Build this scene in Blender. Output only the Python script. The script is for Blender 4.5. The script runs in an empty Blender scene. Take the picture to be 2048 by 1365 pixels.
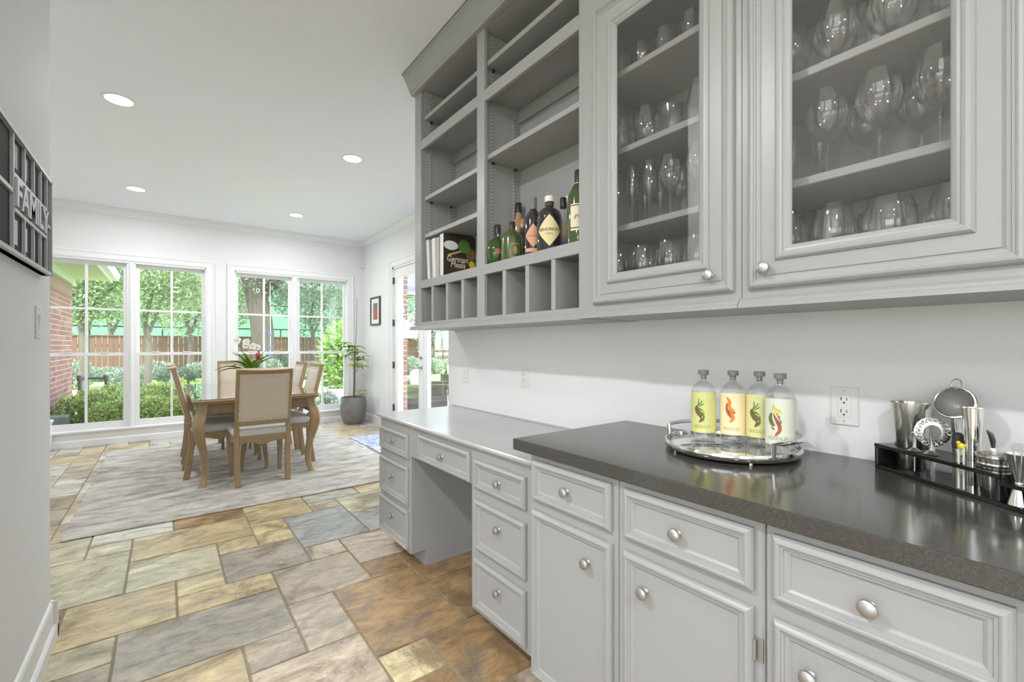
import bpy, bmesh, math, random
import numpy as np
from mathutils import Vector, Matrix
random.seed(7)
rng = np.random.default_rng(7)
PI = math.pi
SC = bpy.context.scene
COL = SC.collection
R = math.radians

# ------------------------------------------------------------------ camera, sky, sun, exposure
CAM_H = 1.245
THETA = R(37.6)
FPX = 899.0
cam_d = bpy.data.cameras.new('camera')
cam = bpy.data.objects.new('camera', cam_d)
COL.objects.link(cam)
cam.location = (0, 0, CAM_H)
cam.rotation_euler = (PI/2, 0, -THETA)
cam_d.sensor_fit = 'HORIZONTAL'
cam_d.sensor_width = 36
cam_d.lens = FPX/2048*36
cam_d.shift_y = 9.5/2048
cam_d.clip_start = 0.02
SC.camera = cam

world = bpy.data.worlds.new('sky')
SC.world = world
world.use_nodes = True
wt = world.node_tree
bg = wt.nodes['Background']
tc = wt.nodes.new('ShaderNodeTexCoord')
sepw = wt.nodes.new('ShaderNodeSeparateXYZ')
rampw = wt.nodes.new('ShaderNodeValToRGB')
rampw.color_ramp.elements[0].position = 0.0
rampw.color_ramp.elements[0].color = (0.95, 0.97, 1.0, 1)
rampw.color_ramp.elements[1].position = 0.9
rampw.color_ramp.elements[1].color = (0.72, 0.84, 1.0, 1)
wt.links.new(tc.outputs['Generated'], sepw.inputs[0])
wt.links.new(sepw.outputs['Z'], rampw.inputs[0])
wt.links.new(rampw.outputs[0], bg.inputs['Color'])
bg.inputs['Strength'].default_value = 3.0

sun_d = bpy.data.lights.new('sun', 'SUN')
sun_d.energy = 4.6
sun_d.angle = R(4)
sun_d.color = (1, 0.95, 0.86)
sun = bpy.data.objects.new('sun', sun_d)
COL.objects.link(sun)
sun.rotation_euler = (R(28), R(-18), 0)      # high sun from behind the house, lights the garden

SC.view_settings.view_transform = 'Standard'
SC.view_settings.look = 'None'
SC.view_settings.gamma = 1.0
SC.view_settings.use_curve_mapping = False
SC.view_settings.exposure = 0.88
SC.cycles.transparent_max_bounces = 28
SC.cycles.max_bounces = 10
SC.cycles.diffuse_bounces = 5
SC.cycles.glossy_bounces = 4
SC.cycles.sample_clamp_indirect = 6.0

# ------------------------------------------------------------------ pixel to place helpers (2048x1365 frame)
_s, _c = math.sin(THETA), math.cos(THETA)
def ray(px, py):
    t = (px-1024)/FPX
    return (_s+t*_c, _c-t*_s, (692-py)/FPX)
def on_z(px, py, z):
    r = ray(px, py); k = (z-CAM_H)/r[2]
    return Vector((k*r[0], k*r[1], z))
def on_x(px, py, x):
    r = ray(px, py); k = x/r[0]
    return Vector((x, k*r[1], CAM_H+k*r[2]))
def on_y(px, py, y):
    r = ray(px, py); k = y/r[1]
    return Vector((k*r[0], y, CAM_H+k*r[2]))

# ------------------------------------------------------------------ materials
MATS = {}
def new_mat(name):
    m = bpy.data.materials.new(name); m.use_nodes = True
    nt = m.node_tree
    return m, nt, nt.nodes, nt.links, nt.nodes['Principled BSDF']
def c4(c): return (c[0], c[1], c[2], 1)
def srgb(r, g, b):
    def l(u):
        u /= 255.0
        return u/12.92 if u <= .04045 else ((u+.055)/1.055)**2.4
    return (l(r), l(g), l(b))
def pm(name, col, rough=.5, metal=0., var=.06, scale=12., bump=0., bscale=200., stretch=(1, 1, 1), coat=0., spec=.5, aniso=0., sheen=0.):
    """principled surface whose colour drifts with a noise and may carry a fine bump"""
    m, nt, N, L, b = new_mat(name)
    t = N.new('ShaderNodeTexCoord')
    mp = N.new('ShaderNodeMapping'); mp.inputs['Scale'].default_value = stretch
    L.new(t.outputs['Object'], mp.inputs[0])
    n = N.new('ShaderNodeTexNoise'); n.inputs['Scale'].default_value = scale; n.inputs['Detail'].default_value = 5
    L.new(mp.outputs[0], n.inputs['Vector'])
    mx = N.new('ShaderNodeMix'); mx.data_type = 'RGBA'
    mx.inputs['A'].default_value = c4([max(0, v*(1-var)) for v in col])
    mx.inputs['B'].default_value = c4([min(1, v*(1+var)) for v in col])
    L.new(n.outputs['Fac'], mx.inputs['Factor'])
    L.new(mx.outputs['Result'], b.inputs['Base Color'])
    b.inputs['Roughness'].default_value = rough
    b.inputs['Metallic'].default_value = metal
    b.inputs['Coat Weight'].default_value = coat
    b.inputs['Specular IOR Level'].default_value = spec
    b.inputs['Sheen Weight'].default_value = sheen
    if bump:
        n2 = N.new('ShaderNodeTexNoise'); n2.inputs['Scale'].default_value = bscale; n2.inputs['Detail'].default_value = 4
        L.new(mp.outputs[0], n2.inputs['Vector'])
        bp = N.new('ShaderNodeBump'); bp.inputs['Strength'].default_value = bump; bp.inputs['Distance'].default_value = .002
        L.new(n2.outputs['Fac'], bp.inputs['Height'])
        L.new(bp.outputs[0], b.inputs['Normal'])
    MATS[name] = m
    return m
def emit(name, col, s):
    m, nt, N, L, b = new_mat(name)
    b.inputs['Base Color'].default_value = c4(col)
    b.inputs['Emission Color'].default_value = c4(col)
    b.inputs['Emission Strength'].default_value = s
    MATS[name] = m
    return m
def clear_glass(name, tint=(1, 1, 1), base=.03, edge=.6, rough=.0, power=3.0, glossc=(1, 1, 1)):
    """thin clear glass: see-through, mirror-like towards grazing angles"""
    m, nt, N, L, b = new_mat(name)
    N.remove(b)
    out = N['Material Output']
    tr = N.new('ShaderNodeBsdfTransparent'); tr.inputs['Color'].default_value = c4(tint)
    gl = N.new('ShaderNodeBsdfGlossy'); gl.inputs['Roughness'].default_value = rough
    gl.inputs['Color'].default_value = c4(glossc)
    lw = N.new('ShaderNodeLayerWeight'); lw.inputs['Blend'].default_value = .5
    pw = N.new('ShaderNodeMath'); pw.operation = 'POWER'; pw.inputs[1].default_value = power
    L.new(lw.outputs['Facing'], pw.inputs[0])
    ma = N.new('ShaderNodeMath'); ma.operation = 'MULTIPLY_ADD'; ma.inputs[1].default_value = edge; ma.inputs[2].default_value = base
    L.new(pw.outputs[0], ma.inputs[0])
    nz = N.new('ShaderNodeTexNoise'); nz.inputs['Scale'].default_value = 3
    bp = N.new('ShaderNodeBump'); bp.inputs['Strength'].default_value = .01
    L.new(nz.outputs['Fac'], bp.inputs['Height']); L.new(bp.outputs[0], gl.inputs['Normal'])
    mx = N.new('ShaderNodeMixShader')
    L.new(ma.outputs[0], mx.inputs[0]); L.new(tr.outputs[0], mx.inputs[1]); L.new(gl.outputs[0], mx.inputs[2])
    L.new(mx.outputs[0], out.inputs['Surface'])
    MATS[name] = m
    return m

# ------------------------------------------------------------------ mesh builder
class MB:
    def __init__(self): self.v = []; self.f = []
    def add(self, vs, fs, M=None):
        o = len(self.v)
        self.v += [tuple(M @ Vector(p)) for p in vs] if M is not None else [tuple(p) for p in vs]
        self.f += [tuple(i+o for i in q) for q in fs]
        return self
    def box(self, x0, x1, y0, y1, z0, z1, M=None):
        vs = [(x, y, z) for x in (x0, x1) for y in (y0, y1) for z in (z0, z1)]
        fs = [(0, 1, 3, 2), (4, 6, 7, 5), (0, 4, 5, 1), (2, 3, 7, 6), (0, 2, 6, 4), (1, 5, 7, 3)]
        return self.add(vs, fs, M)
    def prism(self, poly, axis, a0, a1, M=None):
        """poly in the plane normal to axis: 'y' -> (x,z), 'x' -> (y,z), 'z' -> (x,y)"""
        def P(p, a):
            return {'y': (p[0], a, p[1]), 'x': (a, p[0], p[1]), 'z': (p[0], p[1], a)}[axis]
        n = len(poly)
        vs = [P(p, a0) for p in poly]+[P(p, a1) for p in poly]
        fs = [tuple(range(n)), tuple(range(2*n-1, n-1, -1))]+[(i, (i+1) % n, n+(i+1) % n, n+i) for i in range(n)]
        return self.add(vs, fs, M)
    def lathe(self, prof, seg=16, M=None, sx=1., sy=1.):
        vs = []; fs = []; n = len(prof)
        for k in range(seg):
            a = 2*PI*k/seg
            for r, z in prof: vs.append((r*math.cos(a)*sx, r*math.sin(a)*sy, z))
        for k in range(seg):
            k2 = (k+1) % seg
            for i in range(n-1):
                if prof[i][0] < 1e-6 and prof[i+1][0] < 1e-6: continue
                if prof[i][0] < 1e-6: fs.append((k*n+i, k2*n+i+1, k*n+i+1))
                elif prof[i+1][0] < 1e-6: fs.append((k*n+i, k2*n+i, k*n+i+1))
                else: fs.append((k*n+i, k2*n+i, k2*n+i+1, k*n+i+1))
        return self.add(vs, fs, M)
    def tube(self, pts, r, seg=8, M=None, cap=True, closed=False):
        pts = [Vector(p) for p in pts]; n = len(pts)
        rr = r if isinstance(r, (list, tuple)) else [r]*n
        vs = []; fs = []; up = None
        for i, p in enumerate(pts):
            if closed: t = pts[(i+1) % n]-pts[i-1]
            else: t = pts[min(i+1, n-1)]-pts[max(i-1, 0)]
            t = t.normalized() if t.length > 1e-9 else Vector((0, 0, 1))
            if up is None:
                up = Vector((0, 0, 1)) if abs(t.z) < .9 else Vector((1, 0, 0))
            up = (up-t*up.dot(t)).normalized(); sd = t.cross(up)
            for k in range(seg):
                a = 2*PI*k/seg
                vs.append(p+(up*math.cos(a)+sd*math.sin(a))*rr[i])
        m = n if closed else n-1
        for i in range(m):
            j = (i+1) % n
            for k in range(seg):
                k2 = (k+1) % seg
                fs.append((i*seg+k, i*seg+k2, j*seg+k2, j*seg+k))
        if cap and not closed:
            fs.append(tuple(range(seg-1, -1, -1))); fs.append(tuple((n-1)*seg+k for k in range(seg)))
        return self.add(vs, fs, M)
    def loft(self, sections, M=None, cap=True):
        n = len(sections[0]); vs = [p for s in sections for p in s]; fs = []
        for i in range(len(sections)-1):
            for k in range(n):
                k2 = (k+1) % n
                fs.append((i*n+k, i*n+k2, (i+1)*n+k2, (i+1)*n+k))
        if cap: fs += [tuple(range(n-1, -1, -1)), tuple((len(sections)-1)*n+k for k in range(n))]
        return self.add(vs, fs, M)
    def rings(self, y0, y1, z0, z1, xb, prof, hole=False, M=None):
        """moulded front lying in a plane x = const and facing -x; prof = (inset, proud)"""
        secs = []
        for ins, pr in prof:
            secs.append([(xb-pr, y0+ins, z0+ins), (xb-pr, y1-ins, z0+ins), (xb-pr, y1-ins, z1-ins), (xb-pr, y0+ins, z1-ins)])
        n = 4; vs = [p for s in secs for p in s]; fs = []
        m = len(secs)
        for i in range(m if hole else m-1):
            j = (i+1) % m
            for k in range(4):
                k2 = (k+1) % 4
                fs.append((i*n+k, i*n+k2, j*n+k2, j*n+k))
        if not hole: fs += [(3, 2, 1, 0), tuple((m-1)*n+k for k in range(4))]
        return self.add(vs, fs, M)
    def build(self, name, mat, parent=None, bevel=0., smooth=False, local=False, seg=1, keep=False):
        me = bpy.data.meshes.new(name)
        me.from_pydata(self.v, [], self.f)
        if not keep:
            bm = bmesh.new(); bm.from_mesh(me)
            bmesh.ops.recalc_face_normals(bm, faces=bm.faces)
            if bevel:
                es = [e for e in bm.edges if len(e.link_faces) == 2 and e.calc_face_angle(0) > .5]
                bmesh.ops.bevel(bm, geom=es, offset=bevel, segments=seg, profile=.5, affect='EDGES', clamp_overlap=True)
            bm.to_mesh(me); bm.free()
        if smooth:
            me.shade_smooth(); me.set_sharp_from_angle(angle=R(38))
        me.materials.append(MATS[mat] if isinstance(mat, str) else mat)
        o = bpy.data.objects.new(name, me); COL.objects.link(o)
        if parent is not None:
            o.parent = parent
            if not local: o.matrix_parent_inverse = root_mat(parent).inverted()
        return o
def root_mat(o):
    m = Matrix.Translation(o.location) @ o.rotation_euler.to_matrix().to_4x4()
    if o.parent is not None:
        return root_mat(o.parent) @ o.matrix_parent_inverse @ m
    return m
def tag(o, label, cat, group=None):
    o['label'] = label; o['category'] = cat
    if group: o['group'] = group
    return o
def thing(name, label, cat, loc=(0, 0, 0), rotz=0., group=None):
    o = bpy.data.objects.new(name, None); COL.objects.link(o)
    o.empty_display_size = .05
    o.location = loc; o.rotation_euler = (0, 0, rotz)
    return tag(o, label, cat, group)
def struct(o, label=None, cat=None):
    o['kind'] = 'structure'
    if label: o['label'] = label
    if cat: o['category'] = cat
    return o
def sempty(name, label, cat, loc=(0, 0, 0)):
    o = bpy.data.objects.new(name, None); COL.objects.link(o); o.empty_display_size = .05; o.location = loc
    return struct(o, label, cat)
def copy_tree(o, parent=None):
    c = o.copy(); COL.objects.link(c); c.parent = parent
    for ch in list(o.children): copy_tree(ch, c)
    return c
def T(x, y, z): return Matrix.Translation((x, y, z))
def RZ(a): return Matrix.Rotation(a, 4, 'Z')
def RX(a): return Matrix.Rotation(a, 4, 'X')
def RY(a): return Matrix.Rotation(a, 4, 'Y')

_tcache = {}
def text_geo(s, size=1., extrude=0., bold=0., align='LEFT', shear=0., res=3):
    key = (s, size, extrude, bold, align, shear)
    if key in _tcache: return _tcache[key]
    cu = bpy.data.curves.new('lettering', 'FONT'); cu.body = s; cu.size = size; cu.extrude = extrude; cu.offset = bold
    cu.align_x = align; cu.shear = shear; cu.resolution_u = res
    ob = bpy.data.objects.new('lettering', cu); COL.objects.link(ob)
    bpy.context.view_layer.update()
    dg = bpy.context.evaluated_depsgraph_get()
    me = bpy.data.meshes.new_from_object(ob.evaluated_get(dg))
    vs = [tuple(v.co) for v in me.vertices]; fs = [tuple(p.vertices) for p in me.polygons]
    bpy.data.objects.remove(ob); bpy.data.curves.remove(cu); bpy.data.meshes.remove(me)
    _tcache[key] = (vs, fs)
    return vs, fs

def leaf_mesh(centers, dirs, ups, lens, wids, bend=.15):
    """numpy: one bent four-triangle leaf per entry"""
    n = len(centers)
    d = dirs/np.linalg.norm(dirs, axis=1, keepdims=True)
    sd = np.cross(d, ups); sd /= (np.linalg.norm(sd, axis=1, keepdims=True)+1e-9)
    nn = np.cross(sd, d)
    L = lens[:, None]; W = wids[:, None]
    p0 = centers
    p1 = centers+d*L*.5+sd*W*.5-nn*L*bend*.2
    p2 = centers+d*L-nn*L*bend
    p3 = centers+d*L*.5-sd*W*.5-nn*L*bend*.2
    p4 = centers+d*L*.5+nn*L*.05
    V = np.stack([p0, p1, p2, p3, p4], 1).reshape(-1, 3)
    b = (np.arange(n)*5)[:, None]
    F = np.concatenate([b+np.array([[0, 1, 4]]), b+np.array([[1, 2, 4]]), b+np.array([[2, 3, 4]]), b+np.array([[3, 0, 4]])], 0)
    return V, F
def np_obj(name, V, F, mat, parent=None, smooth=False):
    me = bpy.data.meshes.new(name)
    me.vertices.add(len(V)); me.vertices.foreach_set('co', np.asarray(V, np.float32).ravel())
    k = F.shape[1]
    me.loops.add(F.size); me.loops.foreach_set('vertex_index', F.astype(np.int32).ravel())
    me.polygons.add(len(F)); me.polygons.foreach_set('loop_start', np.arange(0, F.size, k, dtype=np.int32))
    me.update(calc_edges=True); me.validate()
    if smooth: me.shade_smooth()
    me.materials.append(MATS[mat])
    o = bpy.data.objects.new(name, me); COL.objects.link(o)
    if parent is not None:
        o.parent = parent; o.matrix_parent_inverse = root_mat(parent).inverted()
    return o
def rand_dirs(n, upbias=.3):
    d = rng.normal(size=(n, 3)); d[:, 2] += upbias
    return d/np.linalg.norm(d, axis=1, keepdims=True)
def blob_leaves(blobs, n, ln, wd, upbias=.3, shell=.55):
    """leaves scattered through ellipsoid blobs (cx,cy,cz,rx,ry,rz)"""
    B = np.array(blobs, float)
    w = B[:, 3]*B[:, 4]*B[:, 5]; w /= w.sum()
    k = rng.choice(len(B), n, p=w)
    u = rand_dirs(n, 0.1); rad = shell+(1-shell)*rng.random(n)**.6
    C = B[k, :3]+u*B[k, 3:]*rad[:, None]
    D = u*.8+rand_dirs(n, upbias)
    U = rand_dirs(n, .8)
    return leaf_mesh(C, D, U, ln*(.7+.6*rng.random(n)), wd*(.7+.6*rng.random(n)))
# ------------------------------------------------------------------ surfaces
pm('wall_paint', (.77, .77, .775), .8, var=.015, scale=3, bump=.25, bscale=260, spec=.15)
pm('ceiling_paint', (.90, .91, .955), .6, var=.012, scale=4, bump=.3, bscale=180)
pm('trim_white', (.82, .82, .825), .32, var=.01, scale=4)
pm('cabinet_grey', (.345, .344, .339), .36, var=.012, scale=3)
pm('desk_laminate', (.44, .438, .43), .22, var=.02, scale=6)
pm('bare_pine', (.62, .46, .32), .5, var=.2, scale=30)
pm('nickel', (.50, .49, .47), .42, 1., var=.04, scale=60)
pm('chrome', (.80, .79, .77), .08, 1., var=.02, scale=20)
pm('steel', (.66, .65, .62), .2, 1., var=.08, scale=8, stretch=(1, 1, 6))
pm('dark_metal', (.10, .095, .09), .4, .8, var=.1)
pm('bronze', (.09, .075, .06), .4, .7, var=.1)
pm('black_plastic', (.018, .018, .017), .3, var=.1)
pm('black_acrylic', (.012, .012, .012), .12, var=.1)
pm('white_plastic', (.74, .74, .72), .35, var=.02)
pm('outlet_slot', (.03, .03, .03), .6)
pm('wood', srgb(158, 134, 100), .42, var=.28, scale=9, stretch=(6, 6, .8), bump=.15, bscale=60)
pm('wood_dark', srgb(136, 112, 80), .42, var=.25, scale=9, stretch=(6, 6, .8))
pm('linen', srgb(205, 190, 172), .85, var=.07, scale=120, bump=.4, bscale=600, sheen=.3)
pm('linen_seat', srgb(203, 200, 198), .85, var=.05, scale=120, bump=.4, bscale=600, sheen=.3)
pm('nailhead', srgb(226, 216, 200), .5, .1, var=.1)
pm('planter_grey', (.19, .19, .185), .3, var=.35, scale=9)
pm('soil', (.05, .04, .03), .9, var=.4, scale=60, bump=.8, bscale=90)
pm('mat_board', (.75, .75, .73), .7)
pm('silver_frame', (.46, .47, .49), .45, .3, var=.05)
pm('mortar', srgb(190, 182, 172), .9, var=.1, scale=60)
pm('grout', srgb(150, 138, 118), .85, var=.2, scale=40, bump=.3, bscale=400)
pm('concrete', srgb(150, 146, 138), .85, var=.12, scale=3, bump=.3, bscale=120)
pm('soffit', srgb(196, 204, 184), .6, var=.04, scale=4)
pm('gutter', srgb(214, 220, 224), .4, var=.04, scale=4)
pm('sheathing', srgb(104, 152, 126), .6, var=.10, scale=2.5)
pm('seam_tape', (.03, .034, .036), .5, var=.3, scale=20)
pm('zip_ink', srgb(70, 128, 98), .6)
pm('house_trim', srgb(214, 216, 218), .5)
pm('roof_shingle', srgb(92, 92, 110), .85, var=.3, scale=7, bump=.5, bscale=30)
pm('bark', srgb(84, 78, 70), .9, var=.45, scale=14, stretch=(1, 1, .25), bump=1., bscale=40)
pm('bark_pale', srgb(98, 94, 86), .9, var=.35, scale=16, stretch=(1, 1, .3), bump=.6, bscale=40)
pm('fence_wood', srgb(108, 80, 66), .8, var=.22, scale=6, stretch=(4, 4, .5), bump=.3, bscale=60)
pm('pipe_grey', srgb(112, 112, 116), .5, .3, var=.15)
pm('utility_green', srgb(100, 116, 108), .6, var=.1)
pm('wicker', (.025, .021, .02), .7, var=.3, scale=60, bump=.6, bscale=120)
pm('cushion_white', (.36, .355, .345), .85, var=.04, scale=20, sheen=.2)
pm('planter_white', (.62, .62, .63), .5, var=.05)
pm('orchid_white', (.82, .80, .78), .6, var=.04)
pm('orchid_core', (.75, .6, .12), .6)
pm('bromeliad_red', (.42, .05, .06), .5, var=.2)
pm('stem_dark', (.06, .07, .04), .6)
pm('stem_brown', (.22, .16, .10), .8, var=.3)
pm('chime_blue', (.06, .12, .5), .3)
pm('chime_white', (.7, .72, .78), .4)
pm('black_cap', (.02, .02, .02), .35, var=.1)
pm('grey_cap', srgb(120, 116, 110), .5, var=.15, scale=60)
pm('white_cap', (.78, .77, .74), .35)
pm('cork', srgb(84, 66, 52), .8, var=.25, scale=60)
pm('page_white', (.72, .71, .68), .8, var=.06, scale=60, stretch=(1, 1, 30))
pm('spine_white', (.74, .73, .71), .4, var=.05)
pm('spine_grey', (.45, .45, .44), .5, var=.15, scale=50)
pm('photo_dark', (.022, .018, .016), .6, var=.8, scale=14, spec=.1)
pm('yellow', (.72, .56, .04), .35, var=.1)
pm('rubber', (.03, .03, .03), .6)
pm('ink_dark', (.06, .05, .04), .6)
pm('ink_gold', srgb(150, 132, 76), .5)
pm('cream', srgb(226, 214, 184), .6, var=.04)
clear_glass('window_glass', (.985, .995, .99), .035, .55, power=4)
clear_glass('cabinet_glass', (.95, .95, .945), .06, .55, power=3.2)
clear_glass('drink_glass', (.985, .985, .985), .05, .95, power=1.9)
clear_glass('bottle_clear', (.975, .98, .978), .05, .8, power=2.2)
emit('lamp_lens', (1, .98, .95), 6.0)
emit('bulb_glow', (1, .78, .45), 3.0)

# dark quartz worktop with fine speckle
m, nt, N, L, b = new_mat('dark_quartz'); MATS['dark_quartz'] = m
tcn = N.new('ShaderNodeTexCoord'); vo = N.new('ShaderNodeTexVoronoi'); vo.inputs['Scale'].default_value = 420
L.new(tcn.outputs['Object'], vo.inputs['Vector'])
nz = N.new('ShaderNodeTexNoise'); nz.inputs['Scale'].default_value = 160; L.new(tcn.outputs['Object'], nz.inputs['Vector'])
mth = N.new('ShaderNodeMath'); mth.operation = 'MULTIPLY'; L.new(vo.outputs['Distance'], mth.inputs[0]); L.new(nz.outputs['Fac'], mth.inputs[1])
rp = N.new('ShaderNodeValToRGB'); L.new(mth.outputs[0], rp.inputs[0])
rp.color_ramp.elements[0].position = .1; rp.color_ramp.elements[0].color = (.050, .047, .042, 1)
rp.color_ramp.elements[1].position = .7; rp.color_ramp.elements[1].color = (.095, .09, .08, 1)
L.new(rp.outputs[0], b.inputs['Base Color']); b.inputs['Roughness'].default_value = .13

# slate: colour of each tile from its object colour, rust and blue-grey veins, cleft relief
m, nt, N, L, b = new_mat('slate'); MATS['slate'] = m
oi = N.new('ShaderNodeObjectInfo'); tcn = N.new('ShaderNodeTexCoord')
vm = N.new('ShaderNodeVectorMath'); vm.operation = 'MULTIPLY_ADD'
L.new(oi.outputs['Random'], vm.inputs[0]); vm.inputs[1].default_value = (37, 61, 23); L.new(tcn.outputs['Object'], vm.inputs[2])
mp = N.new('ShaderNodeMapping'); mp.inputs['Scale'].default_value = (2.2, 4.2, 1); L.new(vm.outputs[0], mp.inputs[0])
n1 = N.new('ShaderNodeTexNoise'); n1.inputs['Scale'].default_value = 2.4; n1.inputs['Detail'].default_value = 7; n1.inputs['Roughness'].default_value = .62; n1.inputs['Distortion'].default_value = 1.2
L.new(mp.outputs[0], n1.inputs['Vector'])
n2 = N.new('ShaderNodeTexNoise'); n2.inputs['Scale'].default_value = 1.3; n2.inputs['Detail'].default_value = 8; n2.inputs['Roughness'].default_value = .7; n2.inputs['Distortion'].default_value = 2.2
L.new(vm.outputs[0], n2.inputs['Vector'])
r1 = N.new('ShaderNodeValToRGB'); r1.color_ramp.elements[0].position = .36; r1.color_ramp.elements[1].position = .68
r1.color_ramp.elements[0].color = (.56, .55, .56, 1); r1.color_ramp.elements[1].color = (1.25, 1.23, 1.16, 1)
L.new(n1.outputs['Fac'], r1.inputs[0])
mu = N.new('ShaderNodeMix'); mu.data_type = 'RGBA'; mu.blend_type = 'MULTIPLY'; mu.inputs['Factor'].default_value = .85
L.new(oi.outputs['Color'], mu.inputs['A']); L.new(r1.outputs[0], mu.inputs['B'])
r2 = N.new('ShaderNodeValToRGB'); r2.color_ramp.elements[0].position = .53; r2.color_ramp.elements[1].position = .62
L.new(n2.outputs['Fac'], r2.inputs[0])
mr = N.new('ShaderNodeMix'); mr.data_type = 'RGBA'
sc1 = N.new('ShaderNodeMath'); sc1.operation = 'MULTIPLY'; sc1.inputs[1].default_value = .72; L.new(r2.outputs[0], sc1.inputs[0])
L.new(sc1.outputs[0], mr.inputs['Factor']); L.new(mu.outputs['Result'], mr.inputs['A']); mr.inputs['B'].default_value = c4(srgb(122, 98, 70))
r3 = N.new('ShaderNodeValToRGB'); r3.color_ramp.elements[0].position = .34; r3.color_ramp.elements[0].color = (1, 1, 1, 1)
r3.color_ramp.elements[1].position = .43; r3.color_ramp.elements[1].color = (0, 0, 0, 1)
L.new(n2.outputs['Fac'], r3.inputs[0])
mg = N.new('ShaderNodeMix'); mg.data_type = 'RGBA'
sc2 = N.new('ShaderNodeMath'); sc2.operation = 'MULTIPLY'; sc2.inputs[1].default_value = .55; L.new(r3.outputs[0], sc2.inputs[0])
L.new(sc2.outputs[0], mg.inputs['Factor']); L.new(mr.outputs['Result'], mg.inputs['A']); mg.inputs['B'].default_value = c4(srgb(112, 112, 112))
n4 = N.new('ShaderNodeTexNoise'); n4.inputs['Scale'].default_value = 26; n4.inputs['Detail'].default_value = 6; n4.inputs['Roughness'].default_value = .7; L.new(mp.outputs[0], n4.inputs['Vector'])
r4 = N.new('ShaderNodeValToRGB'); r4.color_ramp.elements[0].position = .33; r4.color_ramp.elements[0].color = (.70, .68, .66, 1); r4.color_ramp.elements[1].position = .66; r4.color_ramp.elements[1].color = (1.12, 1.12, 1.12, 1); L.new(n4.outputs['Fac'], r4.inputs[0])
m4 = N.new('ShaderNodeMix'); m4.data_type = 'RGBA'; m4.blend_type = 'MULTIPLY'; m4.inputs['Factor'].default_value = .5; L.new(mg.outputs['Result'], m4.inputs['A']); L.new(r4.outputs[0], m4.inputs['B'])
# thin dark cleft lines along contour steps
fr_ = N.new('ShaderNodeMath'); fr_.operation = 'PINGPONG'; fr_.inputs[1].default_value = .055; L.new(n2.outputs['Fac'], fr_.inputs[0])
r5 = N.new('ShaderNodeValToRGB'); r5.color_ramp.elements[0].position = .0; r5.color_ramp.elements[0].color = (.58, .55, .52, 1); r5.color_ramp.elements[1].position = .0035; r5.color_ramp.elements[1].color = (1, 1, 1, 1); L.new(fr_.outputs[0], r5.inputs[0])
m5 = N.new('ShaderNodeMix'); m5.data_type = 'RGBA'; m5.blend_type = 'MULTIPLY'; m5.inputs['Factor'].default_value = .75; L.new(m4.outputs['Result'], m5.inputs['A']); L.new(r5.outputs[0], m5.inputs['B'])
L.new(m5.outputs['Result'], b.inputs['Base Color'])
rr = N.new('ShaderNodeMapRange'); rr.inputs['To Min'].default_value = .2; rr.inputs['To Max'].default_value = .42; L.new(n1.outputs['Fac'], rr.inputs[0])
L.new(rr.outputs[0], b.inputs['Roughness'])
n3 = N.new('ShaderNodeTexNoise'); n3.inputs['Scale'].default_value = 5; n3.inputs['Detail'].default_value = 9; n3.inputs['Roughness'].default_value = .6; n3.inputs['Distortion'].default_value = .8
L.new(mp.outputs[0], n3.inputs['Vector'])
vr = N.new('ShaderNodeMath'); vr.operation = 'SNAP'; vr.inputs[1].default_value = .06; L.new(n1.outputs['Fac'], vr.inputs[0])
ad = N.new('ShaderNodeMath'); ad.operation = 'MULTIPLY_ADD'; ad.inputs[1].default_value = .45; L.new(n3.outputs['Fac'], ad.inputs[0]); L.new(vr.outputs[0], ad.inputs[2])
bp = N.new('ShaderNodeBump'); bp.inputs['Strength'].default_value = .8; bp.inputs['Distance'].default_value = .014
L.new(ad.outputs[0], bp.inputs['Height']); L.new(bp.outputs[0], b.inputs['Normal'])

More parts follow.
